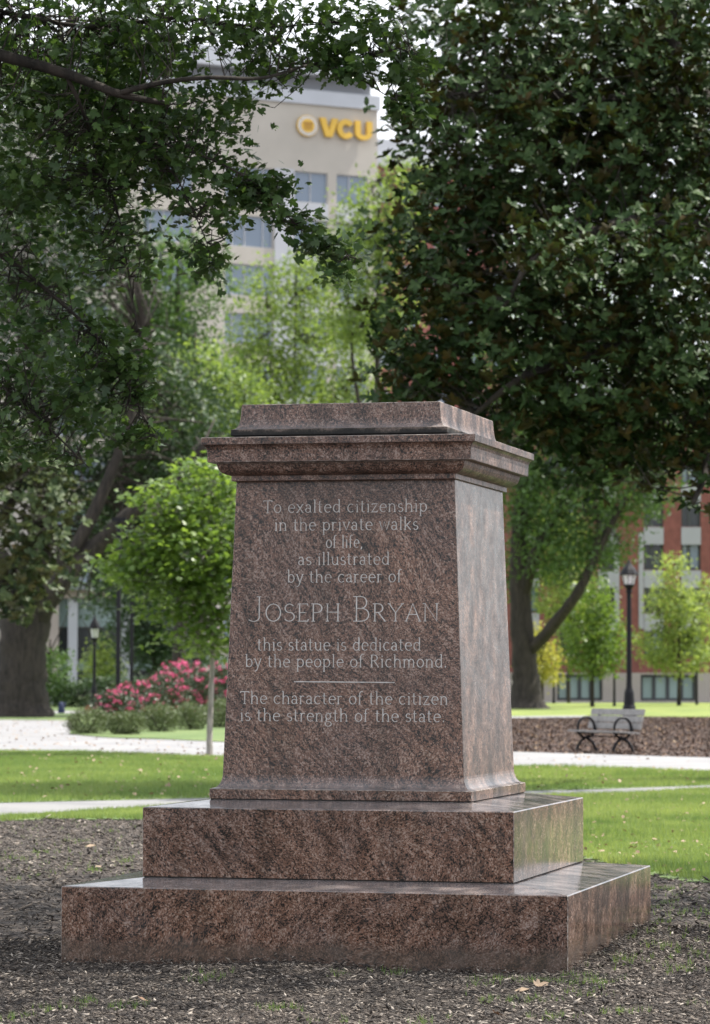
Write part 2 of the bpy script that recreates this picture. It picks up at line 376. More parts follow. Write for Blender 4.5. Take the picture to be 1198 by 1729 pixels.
# wide pale gravel walk
walk = [(-700, 1258), (0, 1267), (100, 1271), (240, 1275), (380, 1279), (620, 1287), (866, 1295), (990, 1298), (1198, 1303), (1900, 1310), (1900, 1290), (1198, 1280), (866, 1270), (700, 1262), (380, 1254), (290, 1250), (185, 1247), (118, 1241), (112, 1217), (0, 1216), (-700, 1215)]
sheet('gravel_walk', [G(*p) for p in walk], .012, M['gravel'], .08, 5)
sheet('planting_bed', [G(*p) for p in [(118, 1240), (185, 1246), (290, 1249), (380, 1253), (520, 1256), (520, 1206), (300, 1200), (150, 1206), (118, 1222)]], .02, M['turf'], .1, 3)
sheet('leaf_litter_bed', [G(*p) for p in [(700, 1260), (866, 1269), (1198, 1279), (1900, 1288), (1900, 1216), (1198, 1212), (990, 1213), (866, 1214), (700, 1215)]], .016, M['litter'], .1, 5)
sheet('far_path', [G(*p) for p in [(640, 1217), (866, 1213.6), (990, 1212), (990, 1209), (866, 1210.5), (640, 1212)]], .024, M['gravel'])
sheet('far_lawn', [G(*p) for p in [(620, 1211.5), (866, 1210), (992, 1208.5), (1198, 1211), (1900, 1212), (1900, 1187), (1198, 1187), (620, 1187)]], .012, M['far_turf'], .1, 3)
sheet('far_lawn', [G(*p) for p in [(-700, 1214), (0, 1215), (112, 1216.5), (300, 1199), (620, 1199), (620, 1177), (-700, 1177)]], .012, M['turf'], .1, 3)
sheet('far_path', [G(*p) for p in [(-700, 1208), (0, 1206), (240, 1204), (240, 1200), (0, 1202), (-700, 1203)]], .02, M['gravel'])
sheet('pavement', [G(*p) for p in [(620, 1186.5), (1900, 1186.5), (1900, 1183), (620, 1183)]], .01, M['gravel'])
sheet('street', [G(*p) for p in [(-3000, 1175.5), (4000, 1173.5), (4000, 1168), (-3000, 1169.5)]], .008, M['concrete'])

# ------------------------------------------------------------------ the granite pedestal
def ring(hw, hd, z, c=.004, ox=0.0):
    return [(ox-hw+c, -hd, z), (ox+hw-c, -hd, z), (ox+hw, -hd+c, z), (ox+hw, hd-c, z), (ox+hw-c, hd, z), (ox-hw+c, hd, z), (ox-hw, hd-c, z), (ox-hw, -hd+c, z)]
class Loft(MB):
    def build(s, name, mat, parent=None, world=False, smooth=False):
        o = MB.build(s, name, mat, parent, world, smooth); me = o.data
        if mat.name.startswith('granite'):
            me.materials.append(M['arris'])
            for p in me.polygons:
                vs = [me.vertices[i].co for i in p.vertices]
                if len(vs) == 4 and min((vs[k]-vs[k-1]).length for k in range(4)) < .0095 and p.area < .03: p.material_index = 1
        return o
def loft(rings, sub=0):
    mbx = Loft(); V = [p for q in rings for p in q]; m = len(rings)
    Fs = [(i*8+k, i*8+(k+1) % 8, (i+1)*8+(k+1) % 8, (i+1)*8+k) for i in range(m-1) for k in range(8)]
    Fs += [tuple(range(7, -1, -1)), tuple((m-1)*8+k for k in range(8))]
    mbx.add(V, Fs); return mbx
ped = empty('monument_pedestal', (0, 0, 0))
tag(ped, 'tall tapering reddish brown granite pedestal with cut inscription, standing empty on two square steps', 'monument')
c = .006
def slab(hw, hd, z0, z1, rise, ihw, ihd):
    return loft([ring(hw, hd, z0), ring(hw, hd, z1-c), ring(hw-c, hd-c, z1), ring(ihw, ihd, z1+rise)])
slab(1.4272, 1.4674, -.25, .4094, .036, 1.05, 1.10).build('base_slab', M['granite_base'], ped)
loft([ring(1.057, 1.110, .40), ring(1.057, 1.110, .4525)]).build('joint', M['mortar'], ped)
slab(1.0654, 1.1186, .4515, .8388, .036, .75, .79).build('step_slab', M['granite_step'], ped)
loft([ring(.757, .80, .83), ring(.757, .80, .881)]).build('joint', M['mortar'], ped)
def dhw(z): return .7058-(z-1.0052)*(.7058-.6421)/1.6858
def dhd(z): return .7397-(z-1.0052)*(.7397-.6999)/1.6858
rs = [ring(.7642, .8075, .880), ring(.7642, .8075, .9367-.004), ring(.7602, .8035, .9367)]
for k in range(0, 9):                    # apophyge at the foot of the die
    t = k/8*math.pi/2; zz = .9395+.075*(1-math.cos(t)); 
    rs.append(ring(dhw(zz)+.040*(1-math.sin(t)), dhd(zz)+.048*(1-math.sin(t)), zz, .003))
for k in range(1, 9):
    zz = 1.0145+(2.700-1.0145)*k/8; rs.append(ring(dhw(zz), dhd(zz), zz, .003))
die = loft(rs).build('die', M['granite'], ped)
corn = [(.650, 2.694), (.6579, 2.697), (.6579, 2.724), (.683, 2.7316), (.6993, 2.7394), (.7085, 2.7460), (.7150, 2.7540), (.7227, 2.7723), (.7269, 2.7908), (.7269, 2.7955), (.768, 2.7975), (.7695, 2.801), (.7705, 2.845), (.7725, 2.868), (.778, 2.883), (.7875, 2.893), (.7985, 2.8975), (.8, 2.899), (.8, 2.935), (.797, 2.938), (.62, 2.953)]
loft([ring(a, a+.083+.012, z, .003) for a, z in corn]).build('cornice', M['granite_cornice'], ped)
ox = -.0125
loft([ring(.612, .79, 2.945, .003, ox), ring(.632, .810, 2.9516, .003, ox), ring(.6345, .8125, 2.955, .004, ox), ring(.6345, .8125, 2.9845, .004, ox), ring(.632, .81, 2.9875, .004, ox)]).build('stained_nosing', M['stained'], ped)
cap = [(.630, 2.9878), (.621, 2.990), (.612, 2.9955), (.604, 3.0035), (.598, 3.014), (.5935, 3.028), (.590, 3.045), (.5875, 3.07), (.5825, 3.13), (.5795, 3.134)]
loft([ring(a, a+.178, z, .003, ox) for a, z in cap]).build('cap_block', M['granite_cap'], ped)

# ---- inscription: strokes with broad stems and hairlines, laid on the sloping face
def A(cx, cy, rx, ry, a0, a1, n=10): return [(cx+rx*math.cos(R(a0+(a1-a0)*k/n)), cy+ry*math.sin(R(a0+(a1-a0)*k/n))) for k in range(n+1)]
def S(x, y, w=.12): return [(x-w, y), (x+w, y)]
def SL(x, y): return [(x-.14, y-.06), (x, y)]
GL = {
 'a': (.80, [A(.36, .66, .26, .34, 160, 0, 6)+[(.62, .1), (.74, 0)], A(.34, .28, .27, .28, 40, 330, 10)+[(.62, .2)]]),
 'b': (.92, [[(.14, 1.6), (.14, 0)], SL(.14, 1.6), A(.46, .5, .36, .5, 150, -150)]),
 'c': (.84, [A(.46, .5, .38, .5, 45, 315, 12)]),
 'd': (.94, [[(.78, 1.6), (.78, 0)], SL(.78, 1.6), S(.84, 0, .06), A(.46, .5, .36, .5, 30, 330)]),
 'e': (.86, [[(.09, .55), (.80, .55)]+A(.45, .5, .37, .5, 8, 312, 14)]),
 'f': (.56, [[(.2, 0), (.2, 1.25)]+A(.42, 1.25, .22, .32, 180, 55, 5), [(.02, 1), (.42, 1)], S(.2, 0)]),
 'g': (.86, [A(.40, .62, .28, .36, 0, 360, 12), [(.58, .9), (.80, 1.04)], [(.25, .32)]+A(.3, .08, .14, .13, 130, 250, 4)+[(.6, -.06)]+A(.42, -.34, .36, .28, 50, -230, 12)]),
 'h': (.98, [[(.16, 1.6), (.16, 0)], SL(.16, 1.6), A(.48, .6, .32, .4, 165, 0, 6)+[(.80, 0)], S(.16, 0), S(.80, 0)]),
 'i': (.40, [[(.2, 1), (.2, 0)], SL(.2, 1), S(.2, 0), [(.2, 1.42), (.2, 1.30)]]),
 'k': (.90, [[(.16, 1.6), (.16, 0)], SL(.16, 1.6), S(.16, 0), [(.74, 1), (.18, .42)], [(.34, .56), (.82, 0)], S(.74, 1, .08)]),
 'l': (.40, [[(.2, 1.6), (.2, 0)], SL(.2, 1.6), S(.2, 0)]),
 'm': (1.46, [[(.16, 1), (.16, 0)], SL(.16, 1), A(.44, .6, .28, .4, 165, 0, 6)+[(.72, 0)], A(1.0, .6, .28, .4, 165, 0, 6)+[(1.28, 0)], S(.16, 0), S(.72, 0), S(1.28, 0)]),
 'n': (.96, [[(.16, 1), (.16, 0)], SL(.16, 1), A(.47, .6, .31, .4, 165, 0, 6)+[(.78, 0)], S(.16, 0), S(.78, 0)]),
 'o': (.92, [A(.46, .5, .38, .5, 0, 360, 16)]),
 'p': (.94, [[(.16, 1), (.16, -.55)], SL(.16, 1), S(.16, -.55), A(.48, .5, .36, .5, 150, -150)]),
 'r': (.64, [[(.16, 1), (.16, 0)], SL(.16, 1), S(.16, 0), A(.42, .68, .26, .3, 170, 50, 5)]),
 's': (.68, [A(.35, .74, .24, .25, 40, 240, 7)+A(.35, .26, .26, .26, 60, -150, 8)]),
 't': (.58, [[(.22, 1.38), (.22, .22)]+A(.42, .22, .2, .22, 180, 300, 5), [(.02, 1), (.48, 1)]]),
 'u': (.96, [[(.16, 1), (.16, .4)]+A(.46, .38, .3, .38, 180, 345, 7), [(.78, 1), (.78, 0)], SL(.16, 1), SL(.78, 1), S(.84, 0, .07)]),
 'v': (.86, [[(.08, 1), (.42, 0), (.78, 1)], S(.08, 1), S(.78, 1)]),
 'w': (1.28, [[(.08, 1), (.38, 0), (.64, 1), (.92, 0), (1.2, 1)], S(.08, 1), S(1.2, 1)]),
 'x': (.86, [[(.10, 1), (.76, 0)], [(.74, 1), (.10, 0)], S(.1, 1), S(.74, 1), S(.1, 0), S(.76, 0)]),
 'y': (.86, [[(.08, 1), (.44, .05)], [(.80, 1), (.36, -.35), (.2, -.52), (.06, -.48)], S(.08, 1), S(.8, 1)]),
 'z': (.80, [[(.08, .86), (.1, 1), (.68, 1), (.08, 0), (.68, 0), (.72, .15)]]),
 '.': (.40, [[(.16, .17), (.16, -.02)], [(.10, .08), (.22, .08)]]), ',': (.36, [[(.18, .12), (.18, -.05), (.1, -.22)]]),
 'T': (1.1, [[(.55, 1.5), (.55, 0)], [(.04, 1.34), (.06, 1.5), (1.04, 1.5), (1.06, 1.34)], S(.55, 0, .16)]),
 'R': (1.1, [[(.2, 1.5), (.2, 0)], S(.2, 0, .14), [(.06, 1.5), (.5, 1.5)]+A(.5, 1.14, .36, .36, 90, -90, 8)+[(.2, .78)], [(.5, .78), (1.02, 0)], S(1.0, 0, .1)]),
}
CAPS = {
 'J': (.46, [[(.30, 1), (.30, .2)]+A(.08, .16, .22, .17, 0, -100, 6)+[(-.10, .06)], S(.28, 1, .08)]),
 'O': (.86, [A(.43, .5, .39, .5, 0, 360, 20)]),
 'S': (.66, [A(.34, .75, .24, .25, 30, 250, 8)+A(.33, .26, .27, .26, 70, -150, 9)]),
 'E': (.62, [[(.12, 1), (.12, 0)], [(.02, 1), (.54, 1), (.56, .9)], [(.12, .5), (.44, .5)], [(.02, 0), (.56, 0), (.60, .12)]]),
 'P': (.66, [[(.14, 1), (.14, 0)], S(.14, 0, .09), [(.02, 1), (.34, 1)]+A(.34, .75, .26, .25, 90, -90, 8)+[(.14, .5)]]),
 'H': (.84, [[(.14, 1), (.14, 0)], [(.70, 1), (.70, 0)], [(.14, .52), (.70, .52)], S(.14, 0, .08), S(.70, 0, .08), S(.14, 1, .08), S(.70, 1, .08)]),
 'B': (.66, [[(.14, 1), (.14, 0)], [(.02, 1), (.32, 1)]+A(.32, .76, .20, .24, 90, -90, 7)+[(.14, .52)], [(.32, .52)]+A(.34, .26, .26, .26, 90, -90, 8)+[(.02, 0)]]),
 'R': (.72, [[(.14, 1), (.14, 0)], S(.14, 0, .08), [(.02, 1), (.32, 1)]+A(.32, .75, .24, .25, 90, -90, 8)+[(.14, .5)], [(.32, .5), (.68, 0)], S(.68, 0, .06)]),
 'Y': (.80, [[(.08, 1), (.42, .48), (.78, 1)], [(.42, .48), (.42, 0)], S(.08, 1, .08), S(.78, 1, .08), S(.42, 0, .08)]),
 'A': (.84, [[(.08, 0), (.43, 1), (.80, 0)], [(.22, .38), (.66, .38)], S(.08, 0, .08), S(.80, 0, .08)]),
 'N': (.88, [[(.14, 0), (.14, 1), (.76, 0), (.76, 1)], S(.14, 0, .08), S(.10, 1, .08), S(.76, 1, .08)]),
}
def face_pt(px, py):                     # photo pixel to the sloping front face
    d = f+r*(px-599)/FPX+u*(864.5-py)/FPX; t = 19.
    for _ in range(12):
        P = CAMP+d*t; t *= (-dhd(P[2])-CY)/(P[1]-CY)
    P = CAMP+d*t; return P[0], P[2]
def stroke(mbx, pts, w0, w1, depth=.0016):
    P = np.array(pts); k = len(P)
    Lf, Rt = [], []
    for i in range(k):
        a = P[i]-P[max(i-1, 0)]; b2 = P[min(i+1, k-1)]-P[i]
        na = np.linalg.norm(a); nb = np.linalg.norm(b2)
        a = a/na if na > 1e-9 else b2/max(nb, 1e-9); b2 = b2/nb if nb > 1e-9 else a
        t = a+b2; nt_ = np.linalg.norm(t); t = a if nt_ < .2 else t/nt_
        nn = np.array([-t[1], t[0]]); w = w0+(w1-w0)*abs(t[1])**1.5; m_ = 1/max(.6, abs(nn@np.array([-a[1], a[0]])))
        Lf.append(P[i]+nn*w*m_/2); Rt.append(P[i]-nn*w*m_/2)
    V = []
    for q in Lf+[p for p in P]+Rt: V.append((q[0], -dhd(q[1])-.0006, q[1]))
    for i in range(k): V[k+i] = (P[i][0], -dhd(P[i][1])-depth, P[i][1])
    mbx.add(V, [(i, i+1, k+i+1, k+i) for i in range(k-1)]+[(k+i, k+i+1, 2*k+i+1, 2*k+i) for i in range(k-1)])
def text_line(s_, x0, x1, base, xh_px, caps=False):
    glyphs = CAPS if caps else GL; tr = .10 if caps else .16
    X0, Z0 = face_pt(x0, base); X1, Z1 = face_pt(x1, base-(x1-x0)*.0)
    h = (face_pt(x0, base-xh_px)[1]-Z0)
    cur = 0; items = []
    line = empty('inscription_line', (0, 0, 0)); line.parent = ped
    big = {0, 7} if caps else set()
    for i, ch in enumerate(s_):
        if ch == ' ': cur += .55 if caps else .62; continue
        w, st = glyphs[ch]; k = 1.42 if i in big else 1.0
        items.append((cur, k, st)); cur += w*k+tr
    cur -= tr; sx = (X1-X0)/cur
    for c0_, k, st in items:
        mbx = MB()
        for pl in st: stroke(mbx, [(X0+(c0_+p[0]*k)*sx, Z0+p[1]*k*h) for p in pl], h*(.045 if caps else .075), h*(.075 if caps else .13))
        mbx.build('letter', M['letter'], line)
SKEW = 0
for args in [("To exalted citizenship", 444, 721, 866, 13.5), ("in the private walks", 463, 706, 896, 13.5), ("of life,", 550, 612, 925, 13.5),
             ("as illustrated", 503, 657, 954, 13.5), ("by the career of", 485, 678, 983.5, 13.5), ("JOSEPH BRYAN", 424, 741, 1049, 29, True),
             ("this statue is dedicated", 434, 710, 1098, 13.5), ("by the people of Richmond.", 414, 755, 1126, 13.5),
             ("The character of the citizen", 405, 756, 1188, 13.5), ("is the strength of the state.", 405, 752, 1217, 13.5)]:
    text_line(*args)
mbx = MB(); a_, b_ = face_pt(496, 1151), face_pt(666, 1152.5); stroke(mbx, [a_, b_], .006, .006); mbx.build('inscription_rule', M['letter'], ped)

# ------------------------------------------------------------------ leaves and trees
def T_quad():
    V = np.array([(0, 0, 0), (.5, .26, .05), (1, 0, 0), (.5, -.26, .05)]); return V, np.array([(0, 2, 1), (0, 3, 2)])
def T_mag():
    V = np.array([(0, 0, 0), (.3, .17, .05), (.7, .17, .04), (1, 0, -.08), (.7, -.17, .04), (.3, -.17, .05), (.5, 0, 0)]);
    return V, np.array([(0, 6, 1), (1, 6, 2), (2, 6, 3), (3, 6, 4), (4, 6, 5), (5, 6, 0)])
def T_maple():
    half = [(.0, .0), (.02, .16), (.10, .46), (.22, .26), (.40, .50), (.55, .44), (.50, .20), (.78, .24), (1.0, 0)]
    pts = [(x, y) for x, y in half]+[(x, -y) for x, y in half[-2:0:-1]]
    V = [(.35, 0, 0)]+[(x, y, -.10*abs(y)-.12*max(0, x-.6)) for x, y in pts]; k = len(pts)
    return np.array(V), np.array([(0, 1+(i+1) % k, 1+i) for i in range(k)])
def T_blade():
    V = np.array([(-.5, 0, 0), (.5, 0, 0), (.1, .25, 1.0)]); return V, np.array([(0, 1, 2)])
def orient(nrm, fwd):
    nrm = nrm/np.linalg.norm(nrm, axis=1, keepdims=True)
    fwd = fwd-nrm*np.sum(nrm*fwd, 1, keepdims=True); fwd /= np.linalg.norm(fwd, axis=1, keepdims=True)+1e-9
    return np.stack([fwd, np.cross(nrm, fwd), nrm], 1)    # rows: local x, y, z axes in world
def leaf_arrays(T, pos, axes, size, width=None):
    V, F = T; n_ = len(pos); Vs = V[None]*size[:, None, None]
    if width is not None: Vs = Vs*np.array([1, width, 1])
    Wd = np.einsum('nvk,nkj->nvj', Vs, axes)+pos[:, None, :]
    Fs = F[None]+(np.arange(n_)*len(V))[:, None, None]
    return Wd.reshape(-1, 3), Fs.reshape(-1, F.shape[1])
def sample_ell(ells, n_, shell=.5):
    # ells: centre (3), radii lateral, depth, vertical
    w = np.array([e[1]*e[3]+e[1]*e[2]*.4 for e in ells]); w = w/w.sum(); pick = rng.choice(len(ells), n_, p=w)
    d = rng.normal(size=(n_, 3)); d /= np.linalg.norm(d, axis=1, keepdims=True)
    rad = rng.random(n_)**(1/3.); rad = shell*(.72+.28*rad)+(1-shell)*rad
    d *= rad[:, None]
    C_ = np.array([e[0] for e in ells])[pick]; rr = np.array([e[1:4] for e in ells])[pick]
    return C_+R0*(d[:, :1]*rr[:, :1])+F0*(d[:, 1:2]*rr[:, 1:2])+np.array([0, 0, 1.])*(d[:, 2:]*rr[:, 2:])
def foliage(ells, clumps, per, cr_, lsize, T, style='loose', shell=.5, up=.6, flat=.6):
    cc = sample_ell(ells, clumps, shell); n_ = clumps*per
    ci = np.repeat(np.arange(clumps), per)
    off = rng.normal(size=(n_, 3))*cr_*np.array([1, 1, flat])
    pos = cc[ci]+off
    size = lsize*rng.uniform(.65, 1.2, n_)
    if style == 'whorl':                 # leaves radiate from the shoot tip
        ax = rng.normal(size=(clumps, 3)); ax[:, 2] = np.abs(ax[:, 2])+.5; ax -= F0*.5; ax /= np.linalg.norm(ax, axis=1, keepdims=True)
        a = rng.normal(size=(n_, 3)); A_ = ax[ci]; a -= A_*np.sum(a*A_, 1, keepdims=True); a /= np.linalg.norm(a, axis=1, keepdims=True)
        sub = rng.integers(0, max(1, per//7), n_); so_ = rng.normal(size=(clumps*max(1, per//7), 3))*cr_
        pos = cc[ci]+so_[ci*max(1, per//7)+sub]
        fw = a+A_*rng.uniform(.1, .9, n_)[:, None]; fw[:, 2] -= .15
        nr = A_*1.0-a*.4+rng.normal(size=(n_, 3))*.15
    else:
        nr = rng.normal(size=(n_, 3))*(1-up)+np.array([0, 0, up*1.4]); fw = rng.normal(size=(n_, 3)); fw[:, 2] -= .5
    tone = np.clip(rng.random(n_)*.6+rng.random(clumps)[ci]*.4, 0, 1)
    return pos, orient(nr, fw), size, tone, cc
def leaf_object(name, T, data, mt, parent, width=None, sel=None, kind='stuff'):
    pos, ax, size, tone = data[:4]
    if sel is not None: pos, ax, size, tone = pos[sel], ax[sel], size[sel], tone[sel]
    V, F = leaf_arrays(T, pos, ax, size, width)
    o = bigmesh(name, V, F, mt, parent, np.repeat(tone, len(T[1])), world=True)
    if kind: o['kind'] = kind
    return o
def single_leaves(T, data, mt, parent, n_, width=None):
    """the n_ leaves that show largest, one object each, sharing a few meshes"""
    pos, ax, size, tone = data[:4]
    d = pos-CAMP; dep = d@f; x = 599+FPX*(d@r)/dep; y = 864.5-FPX*(d@u)/dep
    face = np.abs(np.sum(ax[:, 2]*d, 1))/np.linalg.norm(d, axis=1)
    inside = (x > 5) & (x < 1193) & (y > 5) & (y < 1100)
    score = np.where(inside, size/dep*(face+.2), -1)
    # prefer those with few neighbours in front: nearest in small cells
    cell = (x//26).astype(int)*1000+(y//26).astype(int)
    order = np.lexsort((dep, cell)); best = []
    seen = {}
    for i in order:
        if score[i] < 0: continue
        k = seen.get(cell[i], 0)
        if k < 3: best.append(i); seen[cell[i]] = k+1
    best = sorted(best, key=lambda i: -score[i])[:n_]
    V0, F0_ = T; meshes = []
    for q in range(5):
        me = bpy.data.meshes.new('leaf'); V = V0.copy()
        if width is not None: V = V*np.array([1, width, 1])
        me.from_pydata([tuple(v) for v in V], [], [tuple(map(int, t)) for t in F0_])
        at = me.attributes.new('tone', 'FLOAT', 'FACE'); at.data.foreach_set('value', np.full(len(F0_), .1+.2*q, dtype=np.float32)); me.materials.append(mt); meshes.append(me)
    pinv = Matrix.Translation(-Vector(parent.location))
    for i in best:
        o = bpy.data.objects.new('leaf', meshes[min(4, int(tone[i]*5))])
        a = ax[i]*size[i]; p = pos[i]
        o.parent = parent
        o.matrix_parent_inverse = pinv
        m4 = Matrix(((a[0][0], a[1][0], a[2][0], p[0]), (a[0][1], a[1][1], a[2][1], p[1]), (a[0][2], a[1][2], a[2][2], p[2]), (0, 0, 0, 1)))
        o.matrix_basis = m4
        sc.collection.objects.link(o)
    keep = np.ones(len(pos), bool); keep[best] = False
    return keep
def E_(px, py, D, rx, ry, rD):           # ellipsoid seen at a pixel; radii rx, ry in photo pixels, rD in metres
    k = D/FPX; return (Q(px, py, D), rx*k, rD, ry*k)
def limb(parent, pts, radii, mt, name='branch', n=8, sub=6, jit=.08, roots=False):
    P = spline([list(p)+[rr] for p, rr in zip(pts, radii)], sub)
    mbx = MB(); mbx.tube([q[:3] for q in P], [max(.002, q[3]) for q in P], n, jit); o = mbx.build(name, mt, parent, world=True, smooth=True); return P
def twigs(parent, limbs, cc, mt, r0=.006, maxlen=3.0, frac=1.0, wig=.12):
    S_ = np.array([q[:3] for P in limbs for q in P]); mbx = MB(); 
    for c_ in cc:
        if rnd.random() > frac: continue
        d = np.linalg.norm(S_-c_, axis=1)+rng.random(len(S_))*.25; j = int(np.argmin(d)); p = S_[j]
        ln = np.linalg.norm(c_-p)
        if ln > maxlen or ln < .02: continue
        m1 = p+(c_-p)*.35+rng.normal(size=3)*ln*wig; m2 = p+(c_-p)*.7+rng.normal(size=3)*ln*wig
        mbx.tube([p, m1, m2, c_], [r0*1.4, r0, r0*.7, r0*.3], 4, 0, cap=False)
    o = mbx.build('twigs', mt, parent, world=True); o['kind'] = 'stuff'; return o

MAP, MAG, QD = T_maple(), T_mag(), T_quad()
# --- foreground maple: trunk out of frame on the left, boughs over the pedestal
D0 = 24.5
tb = L(-6.2, 22.5)
maple = empty('maple_tree', tb)
tag(maple, 'large dark green maple in sharp focus, lobed leafy boughs hanging in at upper left', 'tree')
fork = L(-5.9, 22.7, 3.6)
limbs = [limb(maple, [tb-[0, 0, .2], tb+[0, 0, .5], tb+[.05, .1, 2], fork, L(-5.6, 22.9, 6.5), L(-5.0, 22.8, 9.5)], [.46, .34, .28, .26, .2, .12], M['bark'], 'trunk', 14)]
B = lambda pts, rr, nm='branch': limbs.append(limb(maple, [Q(*p) for p in pts], rr, M['bark'], nm, 7))
B([(-830, 380, 22.8), (-450, 120, 23.5), (-150, 62, 23.6), (0, 93, 23.4), (110, 124, 23.4), (200, 158, 23.4), (285, 176, 23.6)], [.15, .10, .06, .044, .038, .030, .016])
B([(200, 158, 23.4), (270, 140, 23.3), (350, 131, 23.2), (440, 132, 23.4), (520, 110, 24), (600, 98, 24), (690, 78, 23.8)], [.024, .019, .016, .013, .010, .006, .003])
B([(520, 110, 24), (590, 125, 24), (650, 160, 23.9), (700, 195, 23.8)], [.008, .006, .004, .002])
B([(110, 124, 23.4), (140, 190, 23.6), (165, 270, 24.4), (196, 350, 24.4), (215, 450, 24.4), (232, 560, 24.3)], [.018, .014, .011, .009, .006, .003])
B([(140, 190, 24.5), (230, 235, 24.3), (300, 250, 24), (370, 275, 23.9), (430, 310, 23.8), (480, 360, 23.7), (540, 412, 23.7), (612, 440, 23.6)], [.013, .011, .010, .008, .007, .005, .004, .002])
B([(230, 235, 24.3), (290, 290, 24), (315, 335, 24), (345, 400, 24), (360, 450, 24)], [.009, .007, .005, .004, .002])
B([(0, 20, 24.5), (150, 45, 24.3), (300, 30, 24.2), (430, 45, 24), (560, 40, 24)], [.02, .016, .012, .008, .004])
B([(-450, 120, 23.5), (-150, 330, 24), (0, 430, 24.2), (90, 500, 24.3), (180, 590, 24.3), (260, 735, 24.2)], [.05, .03, .02, .014, .008, .003])
B([(-150, 330, 24), (-40, 600, 24.3), (40, 680, 24.3), (120, 760, 24.2), (150, 790, 24.2)], [.025, .015, .01, .006, .003])
ells = [E_(60, 50, D0, 240, 130, 1.3), E_(300, 40, D0-.3, 180, 80, 1.0), E_(100, 240, D0, 220, 130, 1.3), E_(270, 220, D0-.2, 140, 100, .9), E_(150, 150, D0+.5, 160, 120, 1.0),
        E_(30, 400, D0+.2, 160, 130, 1.1), E_(350, 310, D0-.4, 85, 85, .6), E_(480, 60, D0-.4, 120, 70, .7), E_(620, 45, D0-.5, 75, 45, .5), E_(690, 140, D0-.6, 26, 50, .4), E_(545, 95, D0-.5, 50, 24, .4),
        E_(215, 420, D0, 75, 60, .6), E_(345, 425, D0-.4, 42, 45, .35), E_(440, 320, D0-.6, 55, 32, .35), E_(425, 140, D0, 60, 60, .4), E_(390, 180, D0, 60, 70, .5),
        E_(490, 370, D0-.7, 42, 24, .25), E_(545, 415, D0-.8, 38, 14, .2), E_(595, 434, D0-.8, 30, 10, .15), E_(575, 462, D0-.8, 18, 10, .1),
        E_(70, 600, D0, 140, 90, .9), E_(200, 590, D0, 60, 45, .4), E_(20, 720, D0, 90, 70, .7), E_(150, 690, D0, 80, 40, .5), E_(215, 735, D0-.1, 50, 16, .3), E_(95, 770, D0, 60, 30, .4)]
data = foliage(ells, 1500, 8, .085, .076, MAP, shell=.15, up=.5, flat=.6)
# thin spray tips: extra clumps along the outer twigs
dt_ = foliage([E_(440, 322, D0-.7, 52, 26, .2), E_(495, 372, D0-.8, 40, 20, .2), E_(545, 412, D0-.8, 36, 12, .12), E_(598, 436, D0-.9, 28, 8, .12), E_(572, 465, D0-.9, 20, 9, .1), E_(690, 110, D0-.6, 40, 40, .3), E_(705, 195, D0-.7, 26, 18, .2), E_(680, 180, D0-.7, 26, 16, .2), E_(600, 115, D0-.6, 50, 16, .3), E_(355, 455, D0-.5, 26, 30, .2), E_(225, 738, D0-.2, 48, 12, .2), E_(215, 620, D0-.2, 45, 30, .3), E_(240, 660, D0-.2, 30, 14, .2)], 170, 7, .055, .076, MAP, shell=.0, up=.5, flat=.6)
data = tuple(np.concatenate([a, b2]) for a, b2 in zip(data, dt_))
px_l = np.array([project(p) for p in data[0]]); ok = ~((px_l[:, 0] > 470) & (px_l[:, 0] < 655) & (px_l[:, 1] > 168) & (px_l[:, 1] < 262))   # the gap between the boughs
ok &= ~((px_l[:, 0] > 440) & (px_l[:, 0] < 640) & (px_l[:, 1] >= 150) & (px_l[:, 1] < 262) & (rng.random(len(px_l)) < .6))
data = tuple(a[ok] for a in data[:4])+(data[4],)
keep = single_leaves(MAP, data, M['maple'], maple, 300)
leaf_object('foliage', MAP, data, M['maple'], maple, sel=keep)
vc = np.array([project(p) for p in data[4]]); vis = data[4][~((vc[:, 0] > 450) & (vc[:, 0] < 650) & (vc[:, 1] > 170) & (vc[:, 1] < 270))]
twigs(maple, limbs[1:], vis, M['bark'], .0045, 1.6, .8)
# upper crown of the same tree, above the frame: it shades the pedestal
up_e = [(L(-4.5, 21, 9.5), 4, 4, 2.2), (L(-1, 21.5, 9.8), 4, 4.5, 1.8), (L(3, 22, 9.6), 4, 4.5, 1.6), (L(6.5, 23, 9.4), 3.5, 4.5, 1.5), (L(-5, 24, 7.6), 3, 3, 1.2), (L(8.6, 27, 9.8), 3, 3, 1.2), (L(4.0, 26.5, 10.2), 3.5, 3, 1.2)]
d2 = foliage(up_e, 1500, 14, .28, .17, QD, shell=.1, up=.6)
leaf_object('foliage', QD, d2, M['maple'], maple, 1.5)
for a_, b_ in (((-5.0, 22.8, 9.5), (6.5, 23, 9.3)), ((-5.3, 22.8, 8.0), (2.5, 20, 9.2)), ((-5.0, 22.8, 9.0), (1.5, 26, 9.9))):
    pa, pb = L(*a_), L(*b_); limb(maple, [pa, pa+(pb-pa)*.3+[0, 0, .7], pa+(pb-pa)*.65+[0, 0, .6], pb], [.13, .10, .06, .02], M['bark'])

